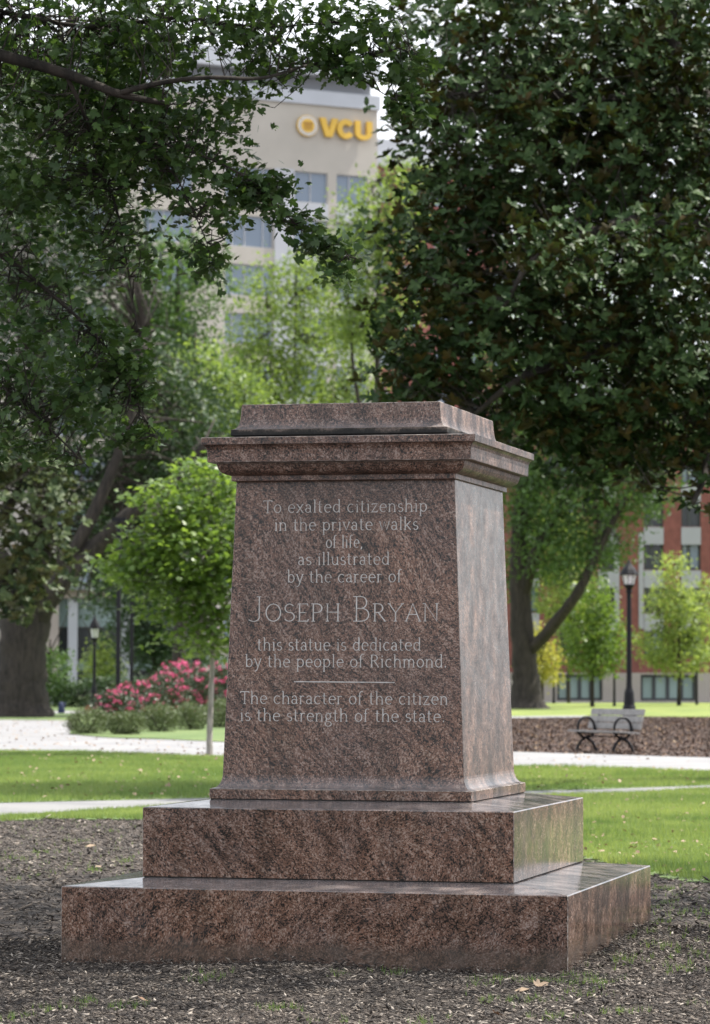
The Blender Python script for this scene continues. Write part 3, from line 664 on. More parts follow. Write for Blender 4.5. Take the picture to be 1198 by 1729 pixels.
# --- big magnolia on the right
DM = 46.0
mg = empty('magnolia_tree', GD(1420, 50)); 
tag(mg, 'huge glossy dark green magnolia with rusty leaf undersides filling the upper right', 'tree')
tbm = GD(1420, 50)
ml = [limb(mg, [tbm, tbm+[0, 0, 1.2], tbm+[.1, 0, 4], tbm+[0, .2, 8], tbm+[0, 0, 12]], [.75, .55, .45, .36, .2], M['bark'], 'trunk', 14)]
for pts, rr in [([(1420, 560, 50), (1250, 400, 48), (1100, 372, 46), (1000, 392, 45.2), (900, 440, 44.8), (850, 520, 44.6)], [.2, .13, .10, .075, .05, .025]),
                ([(1400, 600, 50), (1300, 560, 49), (1150, 560, 47), (1000, 600, 46), (880, 640, 45), (800, 700, 45)], [.2, .16, .12, .09, .06, .03]),
                ([(1400, 200, 50), (1280, 180, 49), (1141, 150, 48), (1138, 20, 48), (1120, -150, 48)], [.24, .2, .15, .13, .1]),
                ([(1141, 150, 48), (1000, 170, 47), (880, 150, 46), (760, 160, 45)], [.11, .08, .05, .02]),
                ([(1400, 640, 50), (1300, 680, 48), (1200, 720, 46), (1190, 800, 45.5), (1170, 850, 45)], [.16, .12, .08, .05, .03])]:
    ml.append(limb(mg, [Q(*p) for p in pts], rr, M['bark']))
me_ = [E_(960, 430, 43.5, 120, 40, .6), E_(1120, 400, 44.5, 70, 40, .6), E_(820, 60, DM+1, 160, 150, 2.2), E_(1020, 60, DM+1, 220, 170, 2.6), E_(1200, 100, DM+2, 170, 200, 3), E_(800, 230, DM, 135, 110, 1.8), E_(940, 260, DM, 160, 140, 2), E_(1130, 300, DM+2, 150, 140, 2.4),
       E_(740, 400, DM, 95, 100, 1.5), E_(860, 420, DM+.5, 150, 120, 2), E_(1050, 480, DM+1, 160, 120, 2.2), E_(1180, 480, DM, 120, 140, 2),
       E_(725, 530, DM-.5, 88, 85, 1.4), E_(850, 590, DM, 140, 110, 1.9), E_(1020, 640, DM, 150, 100, 1.9), E_(1160, 640, DM, 120, 100, 1.8),
       E_(700, 625, DM-.5, 66, 48, 1.1), E_(700, 650, DM-.3, 60, 30, .9), E_(770, 668, DM-.3, 60, 26, .9), E_(900, 710, DM-.3, 95, 50, 1.2), E_(1010, 735, DM, 110, 55, 1.2), E_(1120, 740, DM, 90, 50, 1.2), E_(990, 800, DM, 34, 40, .5), E_(1085, 805, DM, 34, 28, .5), E_(1185, 800, DM-.4, 24, 60, .5), E_(1250, 720, DM, 90, 120, 1.6), E_(700, 200, DM+1, 45, 40, .7), E_(900, 130, DM+2, 200, 160, 1.5), E_(1080, 180, DM+3, 180, 170, 1.5), E_(1000, 350, DM+2.5, 220, 130, 1.5), E_(850, 480, DM+1.5, 150, 120, 1.2), E_(1120, 560, DM+2, 140, 110, 1.2)]
dm = foliage(me_, 6600, 16, .19, .14, MAG, style='whorl', shell=.55)
keep = single_leaves(MAG, dm, M['magnolia'], mg, 300, 1.15)
leaf_object('foliage', MAG, dm, M['magnolia'], mg, 1.15, sel=keep)
twigs(mg, ml[1:], dm[4][::3], M['bark'], .009, 1.8, .35)

# --- general broadleaf trees further back
def tree(name, base, trunk_pts, trunk_r, boughs, ells, mt, label, clumps, per, cr_, ls, group=None, bark='bark', shell=.5, width=1.0, T=QD, up=.4, tw=.5, style='loose', flat=.6, second=None):
    o = empty(name, base); tag(o, label, 'tree', group)
    lb = [limb(o, trunk_pts, trunk_r, M[bark], 'trunk', 12)]
    for pts, rr in boughs: lb.append(limb(o, pts, rr, M[bark]))
    d = foliage(ells, clumps, per, cr_, ls, T, style=style, shell=shell, up=up, flat=flat)
    leaf_object('crown', T, d, M[mt], o, width)
    if second: 
        d3 = foliage(second[0], second[1], per, cr_, ls, T, style=style, shell=shell, up=up); leaf_object('crown', T, d3, M[second[2]], o, width)
    if tw: twigs(o, lb, d[4][::2], M[bark], ls*.12, cr_*14, tw)
    return o
# old oak at the left edge
b0 = GD(36, 118)
tree('oak_tree', b0, [b0-[0, 0, .3], b0+[0, 0, .25], b0+[0, 0, 1.2], Q(38, 1090, 118), Q(45, 1030, 118), Q(60, 960, 118), Q(70, 850, 118), Q(60, 600, 118)], [1.5, 1.12, .92, .86, .92, .55, .4, .2],
     [([Q(50, 1050, 118), Q(100, 985, 117), Q(160, 925, 117), Q(230, 860, 116), Q(300, 810, 116), Q(350, 740, 116)], [.6, .42, .34, .26, .2, .1]),
      ([Q(60, 1000, 118), Q(110, 950, 117), Q(170, 840, 117), Q(220, 700, 117), Q(240, 560, 117)], [.4, .3, .22, .16, .08]),
      ([Q(30, 1030, 118), Q(10, 960, 117), Q(-60, 880, 116), Q(-150, 760, 116)], [.5, .4, .3, .16])],
     [E_(180, 850, 122, 110, 80, 2.6), E_(290, 780, 121, 120, 70, 2.4), E_(120, 740, 121, 120, 80, 2.6), E_(200, 640, 120, 140, 90, 3.5), E_(330, 720, 121, 70, 70, 3), E_(60, 560, 118, 150, 110, 4), E_(260, 960, 123, 90, 40, 2.2), E_(150, 940, 124, 80, 50, 2), E_(90, 400, 118, 160, 120, 4), E_(0, 260, 119, 200, 160, 4), E_(300, 880, 122, 90, 60, 2)],
     'oak_dark', 'massive old oak with thick dark trunk and long rising bough at the left edge', 1900, 22, .5, .26, up=.3, width=.8)
# magnolia-like tree in front of it on the far left
b1 = GD(-60, 84)
tree('magnolia_tree', b1, [b1, b1+[0, 0, 2], b1+[0, 0, 5], b1+[0, 0, 9]], [.4, .32, .24, .1], [([b1+[0, 0, 2.4], Q(20, 960, 83), Q(80, 880, 82)], [.2, .12, .04]), ([b1+[0, 0, 4], Q(30, 830, 83), Q(70, 760, 82)], [.2, .12, .04])],
     [E_(40, 850, 82, 90, 60, 2), E_(75, 930, 82, 55, 60, 1.3), E_(20, 960, 83, 60, 60, 1.6), E_(-20, 760, 83, 90, 80, 2.2), E_(60, 790, 82, 70, 40, 1.6), E_(30, 1010, 83, 50, 25, 1)],
     'magnolia_pale', 'mid green magnolia with yellowish leaf tips hanging in front of the old oak trunk', 520, 20, .26, .20, T=MAG, style='whorl', width=1.2)
# oak on the right behind the pedestal
b2 = GD(888, 150)
tree('oak_tree', b2, [b2-[0, 0, .3], b2+[0, 0, .3], b2+[0, 0, 1.4], Q(884, 1100, 150), Q(878, 1000, 150), Q(878, 880, 150), Q(890, 760, 150)], [1.5, .82, .62, .56, .48, .38, .2],
     [([Q(888, 1105, 150), Q(930, 1060, 149), Q(975, 1000, 148), Q(1010, 930, 148), Q(1045, 860, 148), Q(1085, 800, 148)], [.30, .27, .24, .20, .15, .1]),
      ([Q(882, 1010, 150), Q(905, 930, 149), Q(945, 860, 149), Q(1000, 780, 149)], [.3, .24, .18, .1]),
      ([Q(880, 900, 150), Q(910, 820, 150), Q(960, 750, 150)], [.3, .22, .1]),
      ([Q(990, 980, 148), Q(1010, 900, 148), Q(1000, 830, 148)], [.16, .12, .06])],
     [E_(900, 850, 150, 60, 60, 3), E_(975, 860, 149, 60, 50, 3), E_(1050, 830, 149, 70, 50, 3), E_(1010, 920, 150, 60, 30, 2), E_(1100, 800, 149, 50, 50, 2.5), E_(940, 760, 150, 120, 70, 4), E_(870, 960, 152, 30, 50, 2), E_(960, 600, 152, 180, 160, 5), E_(1140, 640, 150, 100, 120, 4), E_(960, 930, 149, 60, 50, 2), E_(905, 910, 149, 40, 60, 2)],
     'oak', 'spreading oak with dark forked trunk and a limb leaning right, behind the pedestal', 1500, 22, .6, .27, up=.3, width=.8, shell=.35)
# middle distance behind the pedestal top
def crown_tree(px, base_D, ptop, ells, mt, label, cl, per=22, cr_=.6, ls=.3, tr=.35, second=None, **kw):
    b = GD(px, base_D)
    tree('oak_tree' if 'oak' in label else 'tree', b, [b-[0, 0, .2], b+[0, 0, 1.5], Q(px+6, 1000, base_D), Q(px-4, 850, base_D), Q(px, ptop, base_D)], [tr*1.5, tr, tr*.8, tr*.6, tr*.2],
         [([Q(px, 1000, base_D), Q(px-50, 900, base_D), Q(px-90, 800, base_D)], [tr*.6, tr*.4, tr*.15]), ([Q(px-2, 900, base_D), Q(px+55, 780, base_D), Q(px+85, 660, base_D)], [tr*.6, tr*.4, tr*.15]), ([Q(px-2, 800, base_D), Q(px-40, 650, base_D), Q(px-50, 520, base_D)], [tr*.5, tr*.3, tr*.1])],
         ells, mt, label, cl, per, cr_, ls, second=second, **kw)
crown_tree(300, 160, 420, [E_(290, 480, 160, 90, 90, 3), E_(240, 600, 160, 90, 100, 3.5), E_(310, 640, 160, 75, 80, 3), E_(300, 720, 160, 120, 90, 4), E_(260, 850, 161, 120, 80, 4), E_(330, 900, 162, 70, 110, 3)],
           'oak', 'broad mid green oak rising behind the small maple left of the pedestal', 1300, shell=.4)
crown_tree(500, 195, 420, [E_(480, 560, 195, 75, 75, 3), E_(430, 640, 195, 70, 70, 3), E_(560, 620, 195, 80, 80, 3), E_(510, 700, 195, 130, 60, 4), E_(520, 470, 195, 50, 45, 2.5), E_(450, 490, 195, 40, 40, 2)],
           'oak_pale', 'pale feathery oak behind the cap of the pedestal, tower windows showing through it', 520, shell=.35, cr_=.8, ls=.34, tr=.16)
crown_tree(640, 175, 300, [E_(650, 370, 175, 60, 75, 3), E_(600, 430, 175, 70, 60, 3), E_(640, 520, 175, 60, 80, 3), E_(690, 300, 176, 40, 40, 2), E_(590, 540, 176, 50, 50, 2.5)],
           'oak_pale', 'lime green airy oak between the tower and the big magnolia', 400, shell=.35, cr_=.6, ls=.3)
crown_tree(330, 142, 560, [E_(330, 640, 142, 50, 60, 2), E_(370, 730, 142, 50, 60, 2), E_(290, 700, 142, 50, 60, 2), E_(400, 680, 142, 40, 50, 2)], 'oak_pale', 'light green small leaved tree with soft plumes left of the pedestal cap', 330, cr_=.45, ls=.24, tr=.2, shell=.4)
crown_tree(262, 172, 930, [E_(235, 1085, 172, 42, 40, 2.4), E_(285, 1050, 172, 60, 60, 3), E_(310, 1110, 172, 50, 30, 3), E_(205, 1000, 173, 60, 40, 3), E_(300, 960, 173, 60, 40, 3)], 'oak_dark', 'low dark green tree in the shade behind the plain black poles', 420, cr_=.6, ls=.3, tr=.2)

# young maple left of the pedestal
b3 = GD(355, 64)
tree('young_maple_tree', b3, [b3-[0, 0, .2], b3+[0, 0, .05], b3+[0, 0, .5], Q(357, 1150, 64), Q(358, 1060, 64), Q(352, 960, 64), Q(355, 840, 64)], [.09, .068, .056, .05, .046, .035, .015],
     [([Q(358, 1075, 64), Q(320, 1010, 63.8), Q(270, 960, 63.6)], [.035, .025, .01]), ([Q(358, 1060, 64), Q(400, 990, 64), Q(440, 930, 64)], [.035, .025, .01]), ([Q(352, 960, 64), Q(300, 900, 63.7), Q(250, 860, 63.5)], [.03, .02, .01])],
     [E_(290, 850, 63.6, 70, 36, .7), E_(340, 810, 64, 50, 40, .7), E_(245, 960, 63.6, 62, 40, .7), E_(320, 930, 63.5, 100, 60, .9), E_(400, 880, 64, 80, 80, .9), E_(390, 1000, 64, 80, 60, .9), E_(300, 1010, 63.8, 70, 50, .8), E_(325, 1078, 63.8, 62, 26, .5), E_(215, 955, 63.6, 34, 22, .5), E_(370, 1085, 63.7, 30, 24, .5), E_(275, 900, 63.4, 60, 30, .6)],
     'young', 'young bright green maple with a slim grey trunk beside the pedestal', 560, 15, .21, .125, T=MAP, up=.6, bark='bark_pale', shell=.3, flat=.4)
# small trees by the brick building
def small(px, D, y0, ells, mt, label, cl, tr=.1, cr_=.3, ls=.2, name='young_tree', base=None):
    b = GD(px, D, 0)
    tree(name, b, [b-[0, 0, .1], b+[0, 0, .4], Q(px, 1090, D), Q(px+2, y0, D)], [tr*1.3, tr, tr*.7, tr*.2],
         [([Q(px, 1110, D), Q(px-18, 1070, D), Q(px-35, 1040, D)], [tr*.5, tr*.4, tr*.1]), ([Q(px, 1100, D), Q(px+20, 1060, D), Q(px+35, 1020, D)], [tr*.5, tr*.4, tr*.1])], ells, mt, label, cl, 20, cr_, ls, shell=.4, up=.3)
small(1000, 158, 980, [E_(1003, 1010, 158, 30, 36, 1.2), E_(985, 1070, 158, 42, 40, 1.5), E_(1022, 1075, 158, 34, 45, 1.3), E_(1000, 1115, 158, 46, 26, 1.5)], 'young', 'small green round-headed tree left of the black lamp post', 330)
small(1146, 165, 960, [E_(1138, 965, 165, 26, 32, 1), E_(1130, 1020, 165, 40, 36, 1.3), E_(1160, 1040, 165, 40, 50, 1.5), E_(1110, 1090, 165, 36, 34, 1.2), E_(1150, 1110, 165, 55, 30, 1.6), E_(1190, 1070, 166, 30, 50, 1.2), E_(1188, 1000, 166, 22, 24, 1)], 'lime', 'sunlit lime yellow young tree right of the black lamp post', 420)
small(915, 170, 1060, [E_(915, 1110, 170, 32, 26, 1.2), E_(900, 1080, 170, 20, 24, 1), E_(925, 1140, 170, 18, 14, .8)], 'yellow', 'small yellow-leaved tree just right of the leaning oak trunk', 130)
small(960, 178, 960, [E_(955, 930, 178, 45, 60, 2), E_(940, 1000, 178, 40, 50, 2), E_(975, 1040, 178, 30, 40, 2), E_(930, 880, 178, 35, 40, 2)], 'lime', 'pale yellow green tree seen through the limbs of the leaning oak', 300, cr_=.4, ls=.26)
small(170, 190, 1060, [E_(175, 1090, 190, 12, 20, .8), E_(165, 1115, 190, 22, 22, 1.2), E_(182, 1135, 190, 20, 22, 1.2), E_(158, 1148, 190, 14, 14, 1)], 'lime', 'slim yellow green shrub-like tree behind the left lamp post', 120, cr_=.35, ls=.24)
small(84, 150, 1080, [E_(86, 1130, 150, 22, 40, 1), E_(95, 1165, 150, 30, 18, 1)], 'oak', 'thin dull green sapling beside the massive oak trunk', 90, tr=.06)
small(540, 30+190, 980, [E_(520, 900, 222, 160, 160, 6), E_(640, 1000, 222, 200, 140, 6), E_(800, 900, 222, 110, 150, 6)], 'oak', 'dense green tree hidden behind the body of the pedestal', 300, tr=.3, cr_=1.0, ls=.5)

# ------------------------------------------------------------------ shrubs
def bush(px, D, rx_m, h, mt, label, name, cl, ls, group, flowers=0):
    b = GD(px, D); o = empty(name, b); tag(o, label, 'shrub', group)
    e = [((b[0], b[1], h*.5), rx_m, rx_m*.9, h*.52)]
    e = [(np.array(b)+[0, 0, h*.5], rx_m, rx_m*.9, h*.52)]
    d = foliage(e, cl, 14, .07 if ls < .1 else .14, ls, QD, shell=.75, up=.4); leaf_object('foliage', QD, d, M[mt], o)
    mbx = MB()
    for k in range(6):
        a = rnd.uniform(0, 6.28); mbx.tube([b, b+[math.cos(a)*rx_m*.3, math.sin(a)*rx_m*.3, h*.4], b+[math.cos(a)*rx_m*.6, math.sin(a)*rx_m*.6, h*.8]], [.02, .014, .006], 5)
    mbx.build('stem', M['bark'], o, world=True)
    if flowers:
        ef = [(np.array(b)+[0, 0, h*.62], rx_m*1.02, rx_m*.95, h*.46)]
        d = foliage(ef, int(flowers*1.6), 10, .032, .068, QD, shell=1.0, up=.2)
        leaf_object('blossoms', QD, d, M['petal'], o, 1.5)
    return o
for px, D, rx, h, lab in [(150, 86, .56, .66, 'clipped olive green round shrub, leftmost of the row in front of the roses'), (213, 85, .46, .58, 'small clipped round shrub, second from the left in front of the roses'),
                          (270, 89, .52, .72, 'clipped round shrub, third from the left in front of the roses'), (322, 92, .50, .74, 'clipped round shrub just left of the young maple trunk'), (372, 96, .52, .78, 'clipped round shrub just right of the young maple trunk'), (425, 98, .52, .78, 'clipped round shrub mostly hidden behind the pedestal edge')]:
    bush(px, D, rx, h, 'box', lab, 'round_shrub', 330, .055, 'round clipped shrubs along the bed', 0)
for px, D, rx, h, fl, lab in [(193, 99, .60, 1.0, 42, 'low pink rose bush at the left end of the rose bed'), (232, 101, .72, 1.25, 60, 'pink rose bush, second from the left in the rose bed'), (278, 104, .72, 1.5, 60, 'pink rose bush in the middle of the bed behind the third round shrub'),
                              (322, 107, .8, 1.85, 66, 'tall pink rose bush just left of the young maple trunk'), (372, 108, .8, 1.8, 56, 'tall pink rose bush right of the young maple trunk'), (300, 112, .8, 1.9, 50, 'tallest pink rose bush at the back of the bed')]:
    bush(px, D, rx, h, 'rosefol', lab, 'rose_bush', 260, .10, 'pink flowering rose bushes in the bed', fl)

# low hedge in front of the modern building
ho = GD(190, 150); hedge = empty('hedge', ho); tag(hedge, 'low loose dark hedge in front of the modern building on the left', 'hedge')
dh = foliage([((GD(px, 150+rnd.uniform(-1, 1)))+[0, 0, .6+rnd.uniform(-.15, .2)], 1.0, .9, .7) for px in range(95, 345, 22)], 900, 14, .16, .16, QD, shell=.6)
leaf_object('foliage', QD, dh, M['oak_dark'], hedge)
# ------------------------------------------------------------------ bench
M['slat'] = simple('weathered_slat', (.25, .24, .235), .7, .2, 12); M['iron'] = simple('black_iron', (.006, .006, .009), .5, .2, 8, 0, .25)
BD = 67.5; bo = GD(1020, BD)
bench = empty('park_bench', bo, 0); tag(bench, 'weathered slatted park bench with black hooped iron ends facing the gravel walk', 'bench')
ln_ = R0*.55-F0*.835; dp_ = R0*.835+F0*.55; upv = np.array([0, 0, 1.])
def bp(a, b2, z): return bo+ln_*a+dp_*b2+upv*z
for k in range(5):
    mbx = MB(); mbx.box(bp(0, -.24+.105*k, .435-.008*k), (1.72, .085, .035), np.array([ln_, dp_, upv])); mbx.build('seat_slat', M['slat'], bench, world=True)
bk = np.array([ln_, dp_*.25+upv*.97, dp_*.97-upv*.25])
for k in range(3):
    mbx = MB(); mbx.box(bp(0, .27+.036*k, .54+.138*k), (1.72, .125, .035), bk); mbx.build('back_slat', M['slat'], bench, world=True)
for s_ in (-.60, .60):
    e = empty('end_frame', (0, 0, 0)); bpy.data.objects.remove(e)
    mbx = MB()
    circ = [bp(s_, .0+.21*math.cos(t), .50+.21*math.sin(t)) for t in np.linspace(-.55*math.pi, 1.42*math.pi, 22)]
    mbx.tube(circ, [.028]*22, 6); o_ = mbx.build('armrest', M['iron'], bench, world=True, smooth=True)
    mbx = MB(); mbx.tube(spline([bp(s_, -.02, .29), bp(s_, -.14, .22), bp(s_, -.22, .1), bp(s_, -.25, 0)], 4), [.03]*13, 6); mbx.build('leg', M['iron'], bench, world=True, smooth=True)
    mbx = MB(); mbx.tube(spline([bp(s_, .02, .29), bp(s_, .14, .22), bp(s_, .23, .1), bp(s_, .27, 0)], 4), [.03]*13, 6); mbx.build('leg', M['iron'], bench, world=True, smooth=True)
    mbx = MB(); mbx.tube(spline([bp(s_, -.24, .415), bp(s_, 0, .40), bp(s_, .2, .42), bp(s_, .29, .56), bp(s_, .37, .86)], 4), [.03]*17, 6); mbx.build('back_support', M['iron'], bench, world=True, smooth=True)
mbx = MB(); mbx.tube([bp(-.6, 0, .33), bp(.6, 0, .33)], [.014]*2, 6); mbx.build('tie_rod', M['iron'], bench, world=True)

# ------------------------------------------------------------------ lamps and poles
M['lampglass'] = simple('frosted_lamp_glass', (.75, .75, .74), .35, .04, 4)
def lamp(px, D, ytop, label, wm=.10):
    b = GD(px, D); H = Q(px, ytop, D)[2]; o = empty('street_lamp', b); tag(o, label, 'lamp', 'black lantern street lamps')
    k = H/5.6
    mbx = MB(); mbx.lathe(b, [(.24*k, 0), (.24*k, .35), (.20*k, .45), (.17*k, .9), (.13*k, 1.05)], 12); mbx.build('base', M['iron'], o, world=True)
    mbx = MB(); mbx.lathe(b, [(.115*k, 1.0), (.10*k, 1.3), (.085*k, H-1.25), (.12*k, H-1.22), (.12*k, H-1.15), (.09*k, H-1.12)], 12); mbx.build('pole', M['iron'], o, world=True)
    mbx = MB(); mbx.lathe(b, [(.09*k, H-1.12), (.16*k, H-1.02), (.20*k, H-.96), (.20*k, H-.92)], 8); mbx.build('lantern_cup', M['iron'], o, world=True)
    mbx = MB(); mbx.lathe(b, [(.18*k, H-.92), (.27*k, H-.55)], 8); g_ = mbx.build('lantern_glass', M['lampglass'], o, world=True)
    mbx = MB()
    for q in range(8):
        a = 2*math.pi*q/8; mbx.tube([b+[math.cos(a)*.19*k, math.sin(a)*.19*k, H-.93], b+[math.cos(a)*.285*k, math.sin(a)*.285*k, H-.54]], [.012, .012], 4)
    mbx.build('lantern_bars', M['iron'], o, world=True)
    mbx = MB(); mbx.lathe(b, [(.34*k, H-.58), (.34*k, H-.54), (.25*k, H-.38), (.12*k, H-.22), (.05*k, H-.11)], 8); mbx.build('lantern_roof', M['iron'], o, world=True)
    mbx = MB(); mbx.lathe(b, [(.04*k, H-.11), (.05*k, H-.08), (.02*k, H-.04), (.01*k, H)], 8); mbx.build('finial', M['iron'], o, world=True)
lamp(1062, 122, 944, 'black lantern street lamp standing behind the park bench')
lamp(160, 128, 1036, 'black lantern street lamp between the old oak trunk and the roses')
for px, D, yt, lab in [(200, 112, 880, 'tall plain black pole rising behind the left end of the roses'), (223, 135, 900, 'thinner black pole just right of the tall plain one')]:
    b = GD(px, D); H = Q(px, yt, D)[2]; o = empty('light_pole', b); tag(o, lab, 'pole', 'plain black light poles')
    mbx = MB(); mbx.lathe(b, [(.16, 0), (.16, .2), (.08, .3), (.07, H)], 12); mbx.build('shaft', M['iron'], o, world=True)
    mbx = MB(); mbx.box(b+upv*(H+.05), (.5, .25, .14), np.array([R0, F0, upv])); mbx.build('lamp_head', M['iron'], o, world=True)
b = GD(986, 168); 
for px, D, h, lab in [(935, 175, 2.1, 'thin dark sign pole near the leaning oak'), (1037, 160, 2.0, 'short dark post between the small green tree and the lamp'), (1176, 170, 2.2, 'dark post at the right edge by the lime tree')]:
    b = GD(px, D); mbx = MB(); mbx.lathe(b, [(.09, 0), (.07, .2), (.05, h), (.02, h+.05)], 8); tag(mbx.build('post', M['iron']), lab, 'post')

# ------------------------------------------------------------------ buildings
M['beige'] = simple('beige_brick', (.47, .435, .385), .85, .06, .4); M['white'] = simple('white_panel', (.46, .47, .50), .5, .04, .6)
M['greyroof'] = simple('grey_metal', (.20, .21, .23), .5, .08, .3); M['lightmetal'] = simple('light_metal', (.48, .50, .54), .4, .05, .5)
M['redbrick'] = simple('red_brick', (.23, .082, .07), .85, .2, 2.5); M['dark'] = simple('dark_frame', (.05, .055, .06), .5)
M['panelg'] = simple('grey_panel', (.38, .38, .42), .5, .04, .6); M['stonew'] = simple('pale_stone', (.42, .37, .33), .8, .06, .6); M['gold'] = simple('gold_sign', (.72, .45, .06), .45, .05, 1); M['roof'] = simple('flat_roof', (.12, .12, .12), .9)
m, n, b = mat('window_glass'); b.inputs['Base Color'].default_value = (.17, .22, .29, 1); b.inputs['Roughness'].default_value = .08; b.inputs['IOR'].default_value = 1.6; M['glass'] = m
m, n, b = mat('dim_glass'); b.inputs['Base Color'].default_value = (.025, .03, .035, 1); b.inputs['Roughness'].default_value = .1; M['dimglass'] = m
m, n, b = mat('green_glass'); b.inputs['Base Color'].default_value = (.26, .36, .36, 1); b.inputs['Roughness'].default_value = .15; b.inputs['IOR'].default_value = 1.7; M['greenglass'] = m

class Facade:
    def __init__(s, px, D, phi):
        s.o = GD(px, D); s.e = R0*math.cos(phi)+F0*math.sin(phi); s.n = R0*math.sin(phi)-F0*math.cos(phi)   # n points to the camera side
        s.ax = np.array([s.e, s.n, upv])
    def at(s, px, py):
        d = f+r*(px-599)/FPX+u*(864.5-py)/FPX; t = ((s.o-CAMP)@s.n)/(d@s.n); P = CAMP+d*t; return float((P-s.o)@s.e), float(P[2])
    def P(s, a, z, out=0.0): return s.o+s.e*a+s.n*out+upv*z
    def wall(s, mbx, x0, x1, z0, z1, holes, rec=.35):
        xs = sorted({x0, x1, *[h[0] for h in holes], *[h[1] for h in holes]}); zs = sorted({z0, z1, *[h[2] for h in holes], *[h[3] for h in holes]})
        xs = [q for q in xs if x0 <= q <= x1]; zs = [q for q in zs if z0 <= q <= z1]
        for i in range(len(xs)-1):
            for j in range(len(zs)-1):
                cx_, cz_ = (xs[i]+xs[i+1])/2, (zs[j]+zs[j+1])/2
                if any(h[0] < cx_ < h[1] and h[2] < cz_ < h[3] for h in holes): continue
                mbx.add([s.P(xs[i], zs[j]), s.P(xs[i+1], zs[j]), s.P(xs[i+1], zs[j+1]), s.P(xs[i], zs[j+1])], [(0, 1, 2, 3)])
        for h in holes:
            q = [(h[0], h[2]), (h[1], h[2]), (h[1], h[3]), (h[0], h[3])]
            for k in range(4):
                a_, b_ = q[k], q[(k+1) % 4]; mbx.add([s.P(*a_), s.P(*b_), s.P(*b_, -rec), s.P(*a_, -rec)], [(0, 1, 2, 3)])
    def body(s, mbx, x0, x1, z0, z1, depth):     # sides, back and top behind the front
        A_ = [s.P(x0, z0), s.P(x1, z0), s.P(x1, z1), s.P(x0, z1), s.P(x0, z0, -depth), s.P(x1, z0, -depth), s.P(x1, z1, -depth), s.P(x0, z1, -depth)]
        mbx.add(A_, [(1, 5, 6, 2), (4, 0, 3, 7), (5, 4, 7, 6), (3, 2, 6, 7)])
    def window(s, parent, x0, x1, z0, z1, splits, glass, frame, rec=.3, fw=.07, sill=True):
        mbx = MB(); c = lambda a, z, w, h, o=-rec+.06: mbx.box(s.P(a, z, o), (w, .12, h), s.ax)
        c((x0+x1)/2, z1-fw/2, x1-x0-.01, fw); c((x0+x1)/2, z0+fw/2, x1-x0-.01, fw)
        edges = [x0]+[x0+(x1-x0)*t for t in splits]+[x1]
        for k, xx in enumerate(edges):
            o_ = fw/2 if k == 0 else (-fw/2 if k == len(edges)-1 else 0); c(xx+o_+(.005 if k == 0 else -.005 if k == len(edges)-1 else 0), (z0+z1)/2, fw*(1 if o_ else 1.4), z1-z0-2*fw-.004)
        w = mbx.build('window', frame, parent, world=True)
        for k in range(len(edges)-1):
            mb2 = MB(); mb2.box(s.P((edges[k]+edges[k+1])/2, (z0+z1)/2, -rec), (edges[k+1]-edges[k]-.04, .03, z1-z0-.06), s.ax)
            o = mb2.build('pane', glass, None); o.parent = w; o.matrix_parent_inverse = w.matrix_parent_inverse.copy()
            m_ = Matrix.Translation(parent.location) @ parent.rotation_euler.to_matrix().to_4x4(); w_world = m_ @ w.matrix_parent_inverse
            o.matrix_parent_inverse = w_world.inverted()
        return w
def slab_part(F_, name, mt, parent, x0, x1, z0, z1, out, thick):
    mbx = MB(); mbx.box(F_.P((x0+x1)/2, (z0+z1)/2, out-thick/2), (x1-x0, thick, z1-z0), F_.ax); return mbx.build(name, mt, parent, world=True)

# tower with the sign
FT = Facade(560, 300, R(28))
xr = FT.at(637, 240)[0]; xl = FT.at(120, 240)[0]; ztop = FT.at(560, 180)[1]
tw_ = empty('office_tower', FT.P(0, 0, -12)); tag(tw_, 'tall beige brick office tower with grey roof cap behind the trees', 'building')
rowz = []
zt0, zt1 = FT.at(525, 290.5)[1], FT.at(525, 342.5)[1]; step = FT.at(525, 290.5)[1]-FT.at(525, 372)[1]
cols = [(FT.at(497, 300)[0], FT.at(553, 300)[0], (.5,)), (FT.at(568, 300)[0], FT.at(621, 300)[0], (.42,))]
lw = (FT.at(380, 360)[0], FT.at(461, 360)[0]); wl = lw[1]-lw[0]
lcols = [(lw[0], lw[1], (.16, .42, .80)), (lw[0]-wl-3.2, lw[0]-3.2, (.16, .42, .80)), (lw[0]-2*wl-6.4, lw[0]-wl-6.4, (.2, .5, .8))]
holes = []; rows = [k for k in range(11) if zt1-k*step > 3.5]
for (a_, b_, sp_) in cols+lcols:
    for k in rows: holes.append((a_, b_, zt1-k*step, zt0-k*step))
mbx = MB(); FT.wall(mbx, xl, xr, -1, ztop, holes); FT.body(mbx, xl, xr, -1, ztop, 24); mbx.build('wall', M['beige'], tw_, world=True)
for (a_, b_, sp_) in cols+lcols:
    for k in rows: FT.window(tw_, a_, b_, zt1-k*step, zt0-k*step, sp_, M['glass'], M['white'])
xa, xb = FT.at(463, 300)[0], FT.at(495.5, 300)[0]
slab_part(FT, 'white_panel', M['white'], tw_, xa, xb, 3.6, zt0+.1, .12, .12)
for (a_, b_, sp_) in cols:
    for k in rows[:-1]: slab_part(FT, 'spandrel_panel', M['white'], tw_, a_-.02, b_+.02, zt0-(k+1)*step+.05, zt1-k*step-.05, .08, .08)
zc = FT.at(637, 190)[1]
slab_part(FT, 'cornice_band', M['lightmetal'], tw_, xl-.2, xr+.15, ztop+.003, ztop+1.3, .25, 1.0)
slab_part(FT, 'penthouse', M['greyroof'], tw_, xl+1, xr-.5, ztop+1.303, ztop+2.6, -.4, 20)
slab_part(FT, 'roof', M['lightmetal'], tw_, xl, xr-.2, ztop+2.603, ztop+4.3, .9, 22)
